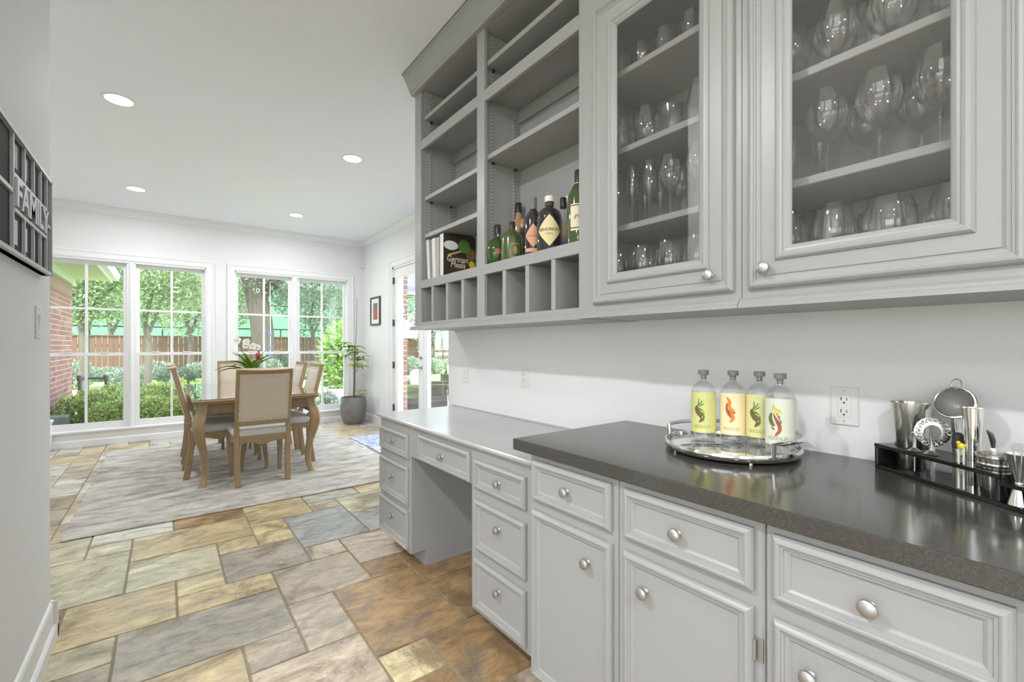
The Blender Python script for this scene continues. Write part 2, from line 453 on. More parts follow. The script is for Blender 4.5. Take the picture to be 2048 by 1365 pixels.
# distressed rugs
def rug_mat(name, ca, cb, cc, sc, thr):
    m, nt, N, L, b = new_mat(name); MATS[name] = m
    t = N.new('ShaderNodeTexCoord'); mp = N.new('ShaderNodeMapping'); mp.inputs['Scale'].default_value = (1, 2.6, 1); L.new(t.outputs['Object'], mp.inputs[0])
    a = N.new('ShaderNodeTexNoise'); a.inputs['Scale'].default_value = sc; a.inputs['Detail'].default_value = 9; a.inputs['Roughness'].default_value = .68
    L.new(mp.outputs[0], a.inputs['Vector'])
    r = N.new('ShaderNodeValToRGB'); L.new(a.outputs['Fac'], r.inputs[0])
    r.color_ramp.elements[0].position = .34; r.color_ramp.elements[0].color = c4(ca)
    r.color_ramp.elements[1].position = .62; r.color_ramp.elements[1].color = c4(cb)
    e = r.color_ramp.elements.new(.47); e.color = c4(cc)
    v = N.new('ShaderNodeTexVoronoi'); v.inputs['Scale'].default_value = 3.2; v.feature = 'DISTANCE_TO_EDGE'; L.new(t.outputs['Object'], v.inputs['Vector'])
    r2 = N.new('ShaderNodeValToRGB'); L.new(v.outputs['Distance'], r2.inputs[0])
    r2.color_ramp.elements[0].position = .0; r2.color_ramp.elements[0].color = (thr, thr, thr, 1); r2.color_ramp.elements[1].position = .07; r2.color_ramp.elements[1].color = (1, 1, 1, 1)
    mu = N.new('ShaderNodeMix'); mu.data_type = 'RGBA'; mu.blend_type = 'MULTIPLY'; mu.inputs['Factor'].default_value = .55
    L.new(r.outputs[0], mu.inputs['A']); L.new(r2.outputs[0], mu.inputs['B']); L.new(mu.outputs['Result'], b.inputs['Base Color'])
    b.inputs['Roughness'].default_value = .95; b.inputs['Specular IOR Level'].default_value = .15
    n = N.new('ShaderNodeTexNoise'); n.inputs['Scale'].default_value = 260; L.new(t.outputs['Object'], n.inputs['Vector'])
    bp = N.new('ShaderNodeBump'); bp.inputs['Strength'].default_value = .6; bp.inputs['Distance'].default_value = .003; L.new(n.outputs['Fac'], bp.inputs['Height']); L.new(bp.outputs[0], b.inputs['Normal'])
rug_mat('rug_pile', srgb(144, 137, 127), srgb(206, 202, 196), srgb(180, 174, 166), 3.5, .86)
rug_mat('blue_rug', srgb(60, 92, 158), srgb(220, 222, 226), srgb(170, 184, 212), 9, .45)

# brick with per-brick shade
m, nt, N, L, b = new_mat('brick'); MATS['brick'] = m
oi = N.new('ShaderNodeObjectInfo'); rp = N.new('ShaderNodeValToRGB'); L.new(oi.outputs['Random'], rp.inputs[0])
rp.color_ramp.elements[0].color = c4(srgb(128, 92, 88)); rp.color_ramp.elements[1].color = c4(srgb(158, 118, 112))
e = rp.color_ramp.elements.new(.5); e.color = c4(srgb(142, 102, 98))
t = N.new('ShaderNodeTexCoord'); n = N.new('ShaderNodeTexNoise'); n.inputs['Scale'].default_value = 60; L.new(t.outputs['Object'], n.inputs['Vector'])
mu = N.new('ShaderNodeMix'); mu.data_type = 'RGBA'; mu.blend_type = 'OVERLAY'; mu.inputs['Factor'].default_value = .4
L.new(rp.outputs[0], mu.inputs['A']); L.new(n.outputs['Fac'], mu.inputs['B']); L.new(mu.outputs['Result'], b.inputs['Base Color']); b.inputs['Roughness'].default_value = .85

# lawn
m, nt, N, L, b = new_mat('lawn'); MATS['lawn'] = m
t = N.new('ShaderNodeTexCoord'); n = N.new('ShaderNodeTexNoise'); n.inputs['Scale'].default_value = 2; n.inputs['Detail'].default_value = 12; L.new(t.outputs['Object'], n.inputs['Vector'])
rp = N.new('ShaderNodeValToRGB'); L.new(n.outputs['Fac'], rp.inputs[0]); rp.color_ramp.elements[0].position = .3; rp.color_ramp.elements[1].position = .7
rp.color_ramp.elements[0].color = c4(srgb(106, 128, 70)); rp.color_ramp.elements[1].color = c4(srgb(164, 184, 112))
L.new(rp.outputs[0], b.inputs['Base Color']); b.inputs['Roughness'].default_value = .9

def leaf_mat(name, ca, cb, trans=.35, rough=.5):
    m, nt, N, L, b = new_mat(name); MATS[name] = m
    g = N.new('ShaderNodeNewGeometry'); rp = N.new('ShaderNodeValToRGB'); L.new(g.outputs['Random Per Island'], rp.inputs[0])
    rp.color_ramp.elements[0].color = c4(ca); rp.color_ramp.elements[1].color = c4(cb)
    L.new(rp.outputs[0], b.inputs['Base Color']); b.inputs['Roughness'].default_value = rough
    tr = N.new('ShaderNodeBsdfTranslucent'); L.new(rp.outputs[0], tr.inputs['Color'])
    mx = N.new('ShaderNodeMixShader'); mx.inputs[0].default_value = trans
    L.new(b.outputs[0], mx.inputs[1]); L.new(tr.outputs[0], mx.inputs[2]); L.new(mx.outputs[0], N['Material Output'].inputs['Surface'])
leaf_mat('leaf_hedge', srgb(116, 146, 78), srgb(212, 228, 146))
leaf_mat('leaf_tree', srgb(98, 124, 86), srgb(170, 188, 140), .5)
leaf_mat('leaf_dark', srgb(86, 106, 90), srgb(146, 164, 138), .5)
leaf_mat('leaf_silver', srgb(108, 130, 112), srgb(176, 190, 172))
leaf_mat('leaf_bright', srgb(104, 146, 66), srgb(172, 206, 116), .45)
leaf_mat('leaf_house', srgb(128, 168, 62), srgb(196, 222, 112), .4)
leaf_mat('leaf_bromeliad', srgb(72, 112, 30), srgb(150, 178, 56), .3, .3)

# tinted, filled bottles
def bottle_mat(name, col, rough=.06, trans=.0):
    m, nt, N, L, b = new_mat(name); MATS[name] = m
    t = N.new('ShaderNodeTexCoord'); n = N.new('ShaderNodeTexNoise'); n.inputs['Scale'].default_value = 9; L.new(t.outputs['Object'], n.inputs['Vector'])
    mx = N.new('ShaderNodeMix'); mx.data_type = 'RGBA'; L.new(n.outputs['Fac'], mx.inputs['Factor'])
    mx.inputs['A'].default_value = c4([v*.7 for v in col]); mx.inputs['B'].default_value = c4([min(1, v*1.3) for v in col])
    L.new(mx.outputs['Result'], b.inputs['Base Color']); b.inputs['Roughness'].default_value = rough; b.inputs['Coat Weight'].default_value = .6; b.inputs['Coat Roughness'].default_value = .03
    b.inputs['Transmission Weight'].default_value = trans
bottle_mat('bottle_green', srgb(46, 80, 24))
bottle_mat('bottle_olive', srgb(70, 82, 40), .25)
bottle_mat('bottle_brown', srgb(76, 64, 54), .1)
bottle_mat('bottle_black', srgb(44, 42, 44), .06)
bottle_mat('bottle_amber', srgb(176, 138, 98), .1)
bottle_mat('bottle_forest', srgb(58, 80, 40))
pm('label_gold', srgb(206, 190, 118), .5, var=.06, scale=40)
pm('label_cream', srgb(224, 206, 156), .55, var=.05, scale=40)
pm('label_orange', srgb(218, 162, 128), .55, var=.05, scale=40)
pm('label_lime', srgb(208, 207, 136), .5, var=.04, scale=20)
pm('label_peach', srgb(240, 222, 180), .5, var=.04, scale=20)
pm('label_pale', srgb(216, 218, 200), .5, var=.04, scale=20)
pm('label_lime_light', srgb(218, 214, 152), .5, var=.04, scale=20)
pm('art_green', srgb(92, 128, 52), .5, var=.4, scale=160)
pm('art_olive', srgb(112, 92, 60), .5, var=.4, scale=160)
pm('art_orange', srgb(226, 132, 48), .5, var=.25, scale=120)
pm('art_rust', srgb(168, 84, 60), .5, var=.3, scale=120)
pm('art_yellow', srgb(208, 198, 84), .5, var=.3, scale=120)
pm('lettering_lime', srgb(160, 158, 80), .5)
pm('lettering_tan', srgb(196, 164, 104), .5)
pm('lettering_grey', srgb(160, 160, 136), .5)
# cream above, violet below (a printed label)
m, nt, N, L, b = new_mat('label_violet'); MATS['label_violet'] = m
t = N.new('ShaderNodeTexCoord'); sp = N.new('ShaderNodeSeparateXYZ'); L.new(t.outputs['Generated'], sp.inputs[0]); rp = N.new('ShaderNodeValToRGB'); L.new(sp.outputs['Z'], rp.inputs[0])
rp.color_ramp.elements[0].position = .25; rp.color_ramp.elements[0].color = c4(srgb(96, 98, 168)); rp.color_ramp.elements[1].position = .6; rp.color_ramp.elements[1].color = c4(srgb(212, 192, 150))
L.new(rp.outputs[0], b.inputs['Base Color'])
# photographs printed on a dark book cover
m, nt, N, L, b = new_mat('book_cover'); MATS['book_cover'] = m
t = N.new('ShaderNodeTexCoord'); v = N.new('ShaderNodeTexVoronoi'); v.inputs['Scale'].default_value = 16; L.new(t.outputs['Object'], v.inputs['Vector'])
rp = N.new('ShaderNodeValToRGB'); L.new(v.outputs['Color'], rp.inputs[0])
rp.color_ramp.elements[0].color = c4(srgb(42, 36, 30)); rp.color_ramp.elements[1].color = c4(srgb(74, 62, 48))
L.new(rp.outputs[0], b.inputs['Base Color']); b.inputs['Roughness'].default_value = .35

# ------------------------------------------------------------------ floor of cleft slate, module about 0.21 m
CEIL = 3.0
MX, MY, GX, GY = .2091, .2037, -.585, 1.75
mb = MB(); mb.box(-4, 2.68, -3.5, 7.66, -.15, -.005)
floor = struct(mb.build('floor', 'grout'), 'slate floor of mixed stone tiles in grey, ochre and rust', 'floor')
OCH, GRY, RUS, SAG, PAL, BLU, MAU, YEL = [srgb(*c) for c in ((194, 176, 138), (170, 163, 150), (160, 132, 96), (190, 184, 158), (204, 200, 190), (158, 160, 158), (184, 170, 152), (206, 192, 154))]
given = [((0,2,6,9),SAG),((1,2,9,10),SAG),((1,3,10,12),PAL),((3,5,10,12),RUS),((2,5,8,10),OCH),((4,5,7,8),YEL),((2,4,6,8),SAG),((3,4,5,6),YEL),((4,6,5,7),GRY),((3,5,4,5),OCH),
 ((1,3,4,6),OCH),((0,2,3,4),SAG),((0,2,1,3),MAU),((2,5,2,4),GRY),((4,5,1,2),MAU),((2,4,0,2),OCH),((5,7,3,5),MAU),((6,7,5,6),MAU),((6,8,6,9),BLU),((5,6,7,9),YEL),((5,7,9,11),OCH),((7,8,9,10),MAU),
 ((7,9,10,12),GRY),((8,11,8,10),SAG),((8,10,6,8),BLU),((7,9,4,6),MAU),((7,8,3,4),RUS),((6,8,0,3),RUS),((5,6,1,3),MAU),((4,6,-1,1),MAU),((6,7,-1,0),YEL),((7,9,-2,0),RUS),((6,7,-3,-1),RUS),((8,10,2,4),RUS),((8,10,0,2),RUS)]
tiles = [(g, c) for g, c in given]
I0, I1, J0, J1 = -16, 16, -26, 30
occ = set()
for (a, b_, c, d), _ in given:
    for i in range(a, b_):
        for j in range(c, d): occ.add((i, j))
pal = [OCH, GRY, RUS, SAG, PAL, BLU, MAU, YEL]
trnd = random.Random(11)
shapes = [(2, 3), (3, 2), (2, 2), (2, 1), (1, 2), (1, 1), (2, 2), (3, 2)]
for j in range(J0, J1):
    for i in range(I0, I1):
        if (i, j) in occ: continue
        opts = shapes[:]; trnd.shuffle(opts)
        for w, h in opts+[(1, 1)]:
            if i+w > I1 or j+h > J1 or (i < 0 < i+w): continue
            cells = [(i+p, j+q) for p in range(w) for q in range(h)]
            if any(q in occ for q in cells): continue
            occ.update(cells); tiles.append(((i, i+w, j, j+h), trnd.choice([PAL, SAG, GRY, MAU, OCH, PAL] if j > 10 else pal))); break
RUG = (-.53, 1.915, 3.985, 7.03)
rest = MB(); ntile = 0; tile_mesh = {}
for (i0, i1, j0, j1), colr in tiles:
    x0, x1, y0, y1 = GX+MX*i0, GX+MX*i1, GY+MY*j0, GY+MY*j1
    if x0 < -3.95: x0 = -3.95
    x1 = min(x1, 2.67); y1 = min(y1, 7.63)
    if x1-x0 < .03 or y1-y0 < .03: continue
    if y0 > 2.8 and x1 > 2.67: continue
    cx_, cy_ = (x0+x1)/2, (y0+y1)/2
    d = cx_*_s+cy_*_c
    vis = False
    if d > .3:
        px = 1024+FPX*(cx_*_c-cy_*_s)/d; py = 692+FPX*CAM_H/d
        vis = 40 < px < 1130 and py < 1440
    hid = (RUG[0] < x0 and x1 < RUG[1] and RUG[2] < y0 and y1 < RUG[3]) or (cy_ < 2.6 and cx_ > 1.62) or (cy_ < 1.2 and cx_ > 1.15) or (cx_ < -.8 and cy_ < 5)
    g = .0045; dz = trnd.uniform(-.0012, .0012)
    if vis and not hid and ntile < 300:
        w, h = x1-x0-2*g, y1-y0-2*g
        key = (round(w, 4), round(h, 4))
        if key not in tile_mesh:
            t_ = MB(); t_.box(-w/2, w/2, -h/2, h/2, -.01, 0)
            o = t_.build('stone_tile', 'slate', floor, bevel=.0025, local=True); tile_mesh[key] = o.data
        else:
            o = bpy.data.objects.new('stone_tile', tile_mesh[key]); COL.objects.link(o); o.parent = floor
        o.location = (cx_, cy_, dz)
        k = trnd.uniform(1.12, 1.34); o.color = (colr[0]*k, colr[1]*k, colr[2]*k, 1)
        o.rotation_euler = (trnd.uniform(-.002, .002), trnd.uniform(-.002, .002), 0)
        ntile += 1
    else:
        rest.box(x0+g, x1-g, y0+g, y1-g, -.01, dz)
o = rest.build('stone_tiles_covered', 'slate', floor); o['kind'] = 'stuff'; o.color = (*MAU, 1)

# ------------------------------------------------------------------ walls and ceiling
mb = MB(); mb.box(-4.15, 2.95, -3.65, 7.85, CEIL, CEIL+.15)
struct(mb.build('ceiling', 'ceiling_paint'), 'plain white ceiling with four recessed lights', 'ceiling')
YB = 7.64
O1 = (-1.19, .448); O2 = (.797, 2.409); WZ0, WZ1 = .20, 2.335
mb = MB()
mb.box(-1.9, O1[0], YB, YB+.16, 0, CEIL); mb.box(O1[1], O2[0], YB, YB+.16, 0, CEIL); mb.box(O2[1], 2.85, YB, YB+.16, 0, CEIL)
for a, b_ in (O1, O2):
    mb.box(a, b_, YB, YB+.16, 0, WZ0-.02); mb.box(a, b_, YB, YB+.16, WZ1, CEIL)
struct(mb.build('wall_back', 'wall_paint'), 'white wall around the two tall double windows', 'wall')
mb = MB(); mb.box(1.617, 2.95, -3.5, 2.85, 0, CEIL)
struct(mb.build('wall_right', 'wall_paint'), 'white wall behind the cabinets and worktops', 'wall')
XD = 2.68; DY0, DY1, DZ = 4.44, 6.40, 2.42
mb = MB(); mb.box(XD, XD+.16, 2.85, DY0, 0, CEIL); mb.box(XD, XD+.16, DY1, YB, 0, CEIL); mb.box(XD, XD+.16, DY0, DY1, DZ, CEIL)
struct(mb.build('wall_dining', 'wall_paint'), 'white dining room wall with the glazed garden doors', 'wall')
mb = MB(); mb.box(-.55, -.39, 1.78, 2.71, 0, CEIL); mb.box(-4, -.55, 2.55, 2.71, 0, CEIL)
struct(mb.build('wall_left', 'wall_paint'), 'white wall end that carries the metal FAMILY collage', 'wall')
mb = MB(); mb.box(-1.9, -1.75, 2.71, YB, 0, CEIL)
struct(mb.build('wall_far_left', 'wall_paint'), 'white side wall of the dining room', 'wall')
KW = (-2.6, .9, .02, 2.45); RW = (-3.4, -1.6, .95, 2.45)     # unseen kitchen glazing added to let in daylight: side doors, rear window
mb = MB(); mb.box(-4.15, -4, -3.5, KW[0], 0, CEIL); mb.box(-4.15, -4, KW[1], 2.71, 0, CEIL); mb.box(-4.15, -4, KW[0], KW[1], KW[3], CEIL)
struct(mb.build('wall_kitchen', 'wall_paint'), 'white kitchen side wall with an opening for the added glazed doors', 'wall')
mb = MB(); mb.box(-4.15, RW[0], -3.65, -3.5, 0, CEIL); mb.box(RW[1], 2.95, -3.65, -3.5, 0, CEIL); mb.box(RW[0], RW[1], -3.65, -3.5, 0, RW[2]); mb.box(RW[0], RW[1], -3.65, -3.5, RW[3], CEIL)
struct(mb.build('wall_rear', 'wall_paint'), 'white kitchen rear wall with an opening for the added window', 'wall')
kw = sempty('window_3', 'unseen wide glazed kitchen doors added for daylight', 'window', (-4, -.6, 0))
n_ = 4; w_ = (KW[1]-KW[0])/n_
for k in range(n_):
    y0 = KW[0]+w_*k; y1 = y0+w_
    m = MB(); m.box(-4.1, -4.05, y0, y0+.06, KW[2], KW[3]); m.box(-4.1, -4.05, y1-.06, y1, KW[2], KW[3]); m.box(-4.1, -4.05, y0+.06, y1-.06, KW[2], KW[2]+.1); m.box(-4.1, -4.05, y0+.06, y1-.06, KW[3]-.06, KW[3]); m.build('frame', 'trim_white', kw)
    m = MB(); m.box(-4.078, -4.072, y0+.055, y1-.055, KW[2]+.095, KW[3]-.055); m.build('pane', 'window_glass', kw)
rw = sempty('window_4', 'unseen wide kitchen rear window added for daylight', 'window', (-1.2, -3.5, 0))  # out of view, added so more daylight reaches the cabinets
n_ = 4; w_ = (RW[1]-RW[0])/n_
for k in range(n_):
    x0 = RW[0]+w_*k; x1 = x0+w_
    m = MB(); m.box(x0, x0+.05, -3.6, -3.55, RW[2], RW[3]); m.box(x1-.05, x1, -3.6, -3.55, RW[2], RW[3]); m.box(x0+.05, x1-.05, -3.6, -3.55, RW[2], RW[2]+.05); m.box(x0+.05, x1-.05, -3.6, -3.55, RW[3]-.05, RW[3]); m.build('frame', 'trim_white', rw)
    m = MB(); m.box(x0+.045, x1-.045, -3.578, -3.572, RW[2]+.045, RW[3]-.045); m.build('pane', 'window_glass', rw)

def crown_poly(s=1.):   # (out from wall, z)
    return [(0, CEIL), (.075*s, CEIL), (.075*s, CEIL-.008), (.066*s, CEIL-.014), (.05*s, CEIL-.026), (.034*s, CEIL-.048), (.024*s, CEIL-.066), (.012*s, CEIL-.074), (.012*s, CEIL-.088), (0, CEIL-.09)]
mb = MB(); mb.prism([(YB-p, z) for p, z in crown_poly()], 'x', -1.75, XD)
struct(mb.build('trim_1', 'trim_white'), 'crown moulding above the windows', 'trim')
mb = MB(); mb.prism([(XD-p, z) for p, z in crown_poly()], 'y', 2.85, YB)
struct(mb.build('trim_2', 'trim_white'), 'crown moulding above the garden doors', 'trim')
bbp = [(0, 0), (.018, 0), (.018, .085), (.014, .095), (.014, .105), (.008, .118), (.004, .122), (0, .125)]
mb = MB(); mb.prism([(XD-p, z) for p, z in bbp], 'y', DY1+.09, YB); mb.prism([(XD-p, z) for p, z in bbp], 'y', 2.85, DY0-.09)
struct(mb.build('baseboard_right', 'trim_white'), 'white baseboard beside the potted tree', 'baseboard')
mb = MB(); mb.prism([(YB-p, z) for p, z in bbp], 'x', O2[1]+.16, XD-.002); mb.prism([(YB-p, z) for p, z in bbp], 'x', -1.75, O1[0]-.16)
mb.prism([(YB-p, z) for p, z in bbp], 'x', O1[1]+.10, O2[0]-.10)
struct(mb.build('baseboard_back', 'trim_white'), 'white baseboard below the windows', 'baseboard')
bl = [(0, 0), (.024, 0), (.024, .052), (.016, .06), (.012, .062), (.012, .14), (.008, .15), (0, .155)]
mb = MB(); mb.prism([(-.39+p, z) for p, z in bl], 'y', 1.78, 2.71+.024); mb.prism([(2.71+p, z) for p, z in bl], 'x', -.55, -.39+.024)
struct(mb.build('baseboard_left', 'trim_white'), 'stepped white baseboard round the wall end', 'baseboard')

# ------------------------------------------------------------------ windows
def window(n, x0, x1, label):
    w = sempty('window_%d' % n, label, 'window', ((x0+x1)/2, YB, 0))
    # casing: moulded boards on the wall, head and two sides
    cw = .095
    pr = [(0, 0), (0, .022), (.010, .026), (.022, .022), (.026, .016), (.070, .014), (.078, .018), (.088, .012), (cw, .010), (cw, 0)]
    for nm, pts in (('casing', None),):
        m = MB(); secs = []
        for off, out in pr:   # off measured from outer edge inwards
            e = cw-off
            secs.append([(x0-e, YB-out, 0.0), (x0-e, YB-out, WZ1+e), (x1+e, YB-out, WZ1+e), (x1+e, YB-out, 0.0)])
        vs = [p for s in secs for p in s]; fs = []
        for i in range(len(secs)-1):
            for k in range(3): fs.append((i*4+k, i*4+k+1, (i+1)*4+k+1, (i+1)*4+k))
        m.add(vs, fs); m.build('casing', 'trim_white', w)
    m = MB(); t = .03
    m.box(x0, x0+.012, YB-.002, YB+.16, WZ0, WZ1); m.box(x1-.012, x1, YB-.002, YB+.16, WZ0, WZ1); m.box(x0, x1, YB-.002, YB+.16, WZ1-.02, WZ1)
    m.build('jamb', 'trim_white', w)
    xm = (x0+x1)/2; xm += .016 if n == 1 else 0.
    m = MB(); m.box(xm-.046, xm+.046, YB+.01, YB+.15, WZ0, WZ1-.02); m.lathe([(.026, WZ0), (.026, WZ1-.02)], 12, T(xm, YB+.012, 0))
    m.build('mullion', 'trim_white', w, smooth=True)
    m = MB(); m.prism([(YB-.045, WZ0-.03), (YB-.05, WZ0-.02), (YB-.05, WZ0-.008), (YB-.042, WZ0), (YB+.16, WZ0), (YB+.16, WZ0-.03)], 'x', x0-.11, x1+.11)
    m.build('sill', 'trim_white', w)
    m = MB(); m.prism([(YB, 0), (YB-.03, 0), (YB-.03, .072), (YB-.024, .08), (YB-.018, .082), (YB-.018, .15), (YB-.03, .158), (YB-.034, WZ0-.03), (YB, WZ0-.03)], 'x', x0-.10, x1+.10)
    m.build('skirt_panel', 'trim_white', w)
    for a, b_ in ((x0+.012, xm-.046), (xm+.046, x1-.012)):
        xc = (a+b_)/2
        for up in (True, False):
            ya, yb = (YB+.075, YB+.108) if up else (YB+.04, YB+.073)
            za, zb = (1.12, WZ1-.02) if up else (WZ0, 1.158)
            rb, rt = (.038, .045) if up else (.078, .038)
            st = .036
            m = MB()
            m.box(a, a+st, ya, yb, za, zb); m.box(b_-st, b_, ya, yb, za, zb); m.box(a+st, b_-st, ya, yb, za, za+rb); m.box(a+st, b_-st, ya, yb, zb-rt, zb)
            s = m.build('sash', 'trim_white', w)
            g0, g1, h0, h1 = a+st, b_-st, za+rb, zb-rt
            m = MB(); m.box(xc-.013, xc+.013, ya+.003, yb-.003, h0, h1); m.build('muntin', 'trim_white', s)
            rows = [(h0, h1)]
            if up:
                hm = (h0+h1)/2
                m = MB(); m.box(g0, g1, ya+.004, yb-.004, hm-.013, hm+.013); m.build('muntin', 'trim_white', s)
                rows = [(h0, hm-.013), (hm+.013, h1)]
            for r0, r1 in rows:
                for p0, p1 in ((g0, xc-.013), (xc+.013, g1)):
                    m = MB(); m.box(p0-.003, p1+.003, ya+.014, ya+.018, r0-.003, r1+.003); m.build('pane', 'window_glass', s)
            if not up:
                for q in (-.17, .17):
                    m = MB(); m.box(xc+q-.045, xc+q+.045, ya-.012, ya+.012, zb-.002, zb+.008); m.build('sash_lock', 'trim_white', s, bevel=.003)
    return w
window(1, O1[0], O1[1], 'tall double sash window looking out to the brick wall and hedge')
window(2, O2[0], O2[1], 'tall double sash window beside the potted tree')
mb = MB(); mb.box(-1.17, -1.075, 7.45, 7.60, 0, .33); mb.box(-1.19, -1.062, 7.44, 7.60, .33, .365)
struct(mb.build('trim_3', 'trim_white', bevel=.004), 'short white capped post at the end of the window skirt', 'trim')

# ------------------------------------------------------------------ glazed garden doors
fr = sempty('door_1', 'white frame and casing around the glazed double doors', 'door frame', (XD, DY1, 0))
m = MB()
for y0, y1 in ((DY1-.04, DY1), (DY0, DY0+.04)): m.box(XD-.004, XD+.16, y0, y1, 0, DZ)
m.box(XD-.004, XD+.16, DY0, DY1, DZ-.04, DZ); m.build('jamb', 'trim_white', fr)
m = MB()
for y0, y1 in ((DY1-.008, DY1+.085), (DY0-.085, DY0+.008)):
    m.box(XD-.018, XD, y0, y1, 0, DZ+.09); 
m.box(XD-.018, XD, DY0+.008, DY1-.008, DZ-.008, DZ+.09)
m.box(XD-.026, XD-.018, DY1+.06, DY1+.085, 0, DZ+.09); m.box(XD-.026, XD-.018, DY0-.085, DY1+.06, DZ+.065, DZ+.09)
m.build('casing', 'trim_white', fr, bevel=.003)
def leaf(n, y0, y1, hinge_y, label, lever):
    d = sempty('door_%d' % n, label, 'door', (XD+.02, (y0+y1)/2, 0))
    x0, x1 = XD+.012, XD+.056; st = .105
    m = MB(); m.box(x0, x1, y0, y0+st, .01, DZ-.042); m.box(x0, x1, y1-st, y1, .01, DZ-.042)
    m.box(x0, x1, y0+st, y1-st, .01, .24); m.box(x0, x1, y0+st, y1-st, DZ-.042-.12, DZ-.042)
    m.build('stile_frame', 'trim_white', d)
    m = MB(); g = (y0+st, y1-st, .24, DZ-.162); e = .018
    m.box(x0-.006, x1+.006, g[0], g[0]+e, g[2], g[3]); m.box(x0-.006, x1+.006, g[1]-e, g[1], g[2], g[3]); m.box(x0-.006, x1+.006, g[0]+e, g[1]-e, g[2], g[2]+e); m.box(x0-.006, x1+.006, g[0]+e, g[1]-e, g[3]-e, g[3])
    m.build('glazing_bead', 'trim_white', d, bevel=.003)
    m = MB(); m.box(x0+.018, x0+.024, g[0]+.005, g[1]-.005, g[2]+.005, g[3]-.005); m.build('pane', 'window_glass', d)
    for z in (2.21, 1.585, .96, .33):
        m = MB(); m.tube([(XD-.006, hinge_y, z-.05), (XD-.006, hinge_y, z+.05)], .009, 8); m.box(XD-.008, XD+.012, hinge_y-.012, hinge_y+.012, z-.045, z+.045); m.build('hinge', 'dark_metal', d)
    if lever:
        yk = y0+.045
        m = MB(); m.lathe([(0, 0), (.026, 0), (.026, .008), (.01, .012), (.01, .04), (0, .04)], 14, T(x0, yk, .955) @ RY(-PI/2)); m.tube([(x0-.04, yk, .955), (x0-.045, yk+.05, .955), (x0-.042, yk+.115, .95)], .009, 8)
        m.build('lever_handle', 'nickel', d, smooth=True)
        m = MB(); m.lathe([(0, 0), (.024, 0), (.024, .012), (.018, .018), (0, .018)], 14, T(x0, yk, 1.085) @ RY(-PI/2)); m.box(x0-.032, x0-.016, yk-.004, yk+.004, 1.07, 1.10)
        m.build('deadbolt', 'nickel', d, smooth=True)
    return d
leaf(2, 5.42, DY1-.045, DY1-.04, 'glazed white garden door leaf with lever handle and deadbolt', True)
leaf(3, DY0+.045, 5.412, DY0+.04, 'glazed white garden door leaf half hidden by the cabinet wall', False)
mb = MB(); mb.box(XD-.0, XD+.25, DY0, DY1, -.02, .012)
struct(mb.build('trim_4', 'nickel'), 'metal threshold under the garden doors', 'threshold')
# ------------------------------------------------------------------ cabinet pieces
FRONT = [(0, 0), (0, .010), (.003, .015), (.008, .0195), (.013, .0205), (.0165, .0185), (.0175, .0155), (.022, .015), (.0235, .0115), (.029, .011), (.0335, .0075), (.035, .0055)]
KNOB = [(0, 0), (.0085, 0), (.0085, .002), (.006, .005), (.006, .012), (.009, .015), (.0145, .0175), (.0165, .021), (.0155, .0245), (.011, .0275), (.005, .0288), (0, .029)]
def knob(x, y, z, parent, mat='nickel', s=1.):
    m = MB(); m.lathe([(r*s, h*s) for r, h in KNOB], 18, T(x, y, z) @ RY(-PI/2)); return m.build('knob', mat, parent, smooth=True)
def front(name, y0, y1, z0, z1, xf, parent, kpos=None, prof=FRONT, mat='cabinet_grey'):
    m = MB(); m.rings(y0, y1, z0, z1, xf, prof); o = m.build(name, mat, parent, bevel=0, smooth=False)
    if kpos: knob(xf-prof[-1][1], kpos[0], kpos[1], o)
    return o
def base_cabinet(label, y0, y1, xf, z0, ztop, drawers, doors, toe=.09, group=None):
    t = thing('base_cabinet', label, 'cabinet', ((xf+1.6)/2, (y0+y1)/2, 0), group=group)
    m = MB(); m.box(xf, 1.612, y0, y1, z0, ztop); m.build('carcass', 'cabinet_grey', t, bevel=.004)
    m = MB(); m.box(xf+toe, 1.6, y0+.002, y1-.002, 0, z0+.01); m.build('toe_kick', 'cabinet_grey', t)
    for d in drawers: front('drawer', *d[:4], xf, t, d[4])
    for d in doors: front('door', *d[:4], xf, t, d[4])
    return t
cA = base_cabinet('grey base cabinet at the open end of the dark worktop, next to the lower desk', .822, 1.206, 1.01, .10, .874, [(.838, 1.182, .717, .852, (1.018, .784))], [(.836, 1.184, .118, .682, (.929, .595))])
cB = base_cabinet('grey base cabinet with an exposed hinge, below the tray of bottles', .43, .820, 1.01, .10, .874, [(.449, .793, .717, .852, (.63, .781))], [(.449, .793, .118, .682, (.725, .596))])
m = MB(); m.box(1.0065, 1.011, .4315, .447, .568, .618); m.tube([(1.002, .4475, .571), (1.002, .4475, .615)], .0045, 8); m.build('hinge', 'nickel', cB)
cC = base_cabinet('grey base cabinet below the bar tool caddy', .045, .428, 1.01, .10, .874, [(.072, .411, .717, .853, (.247, .778))], [(.072, .409, .118, .68, (.341, .598))])
cD = base_cabinet('grey base cabinet at the camera end of the dark worktop', -.6, .043, 1.01, .10, .874, [(-.58, .025, .717, .853, (-.28, .78))], [(-.58, -.28, .118, .68, (-.32, .598)), (-.27, .025, .118, .68, (-.22, .598))])
m = MB(); m.box(.983, 1.6175, -.61, 1.272, .874, .914); o = m.build('dark_worktop', 'dark_quartz', bevel=.003, seg=2)
tag(o, 'dark grey polished stone worktop over the grey base cabinets', 'worktop')

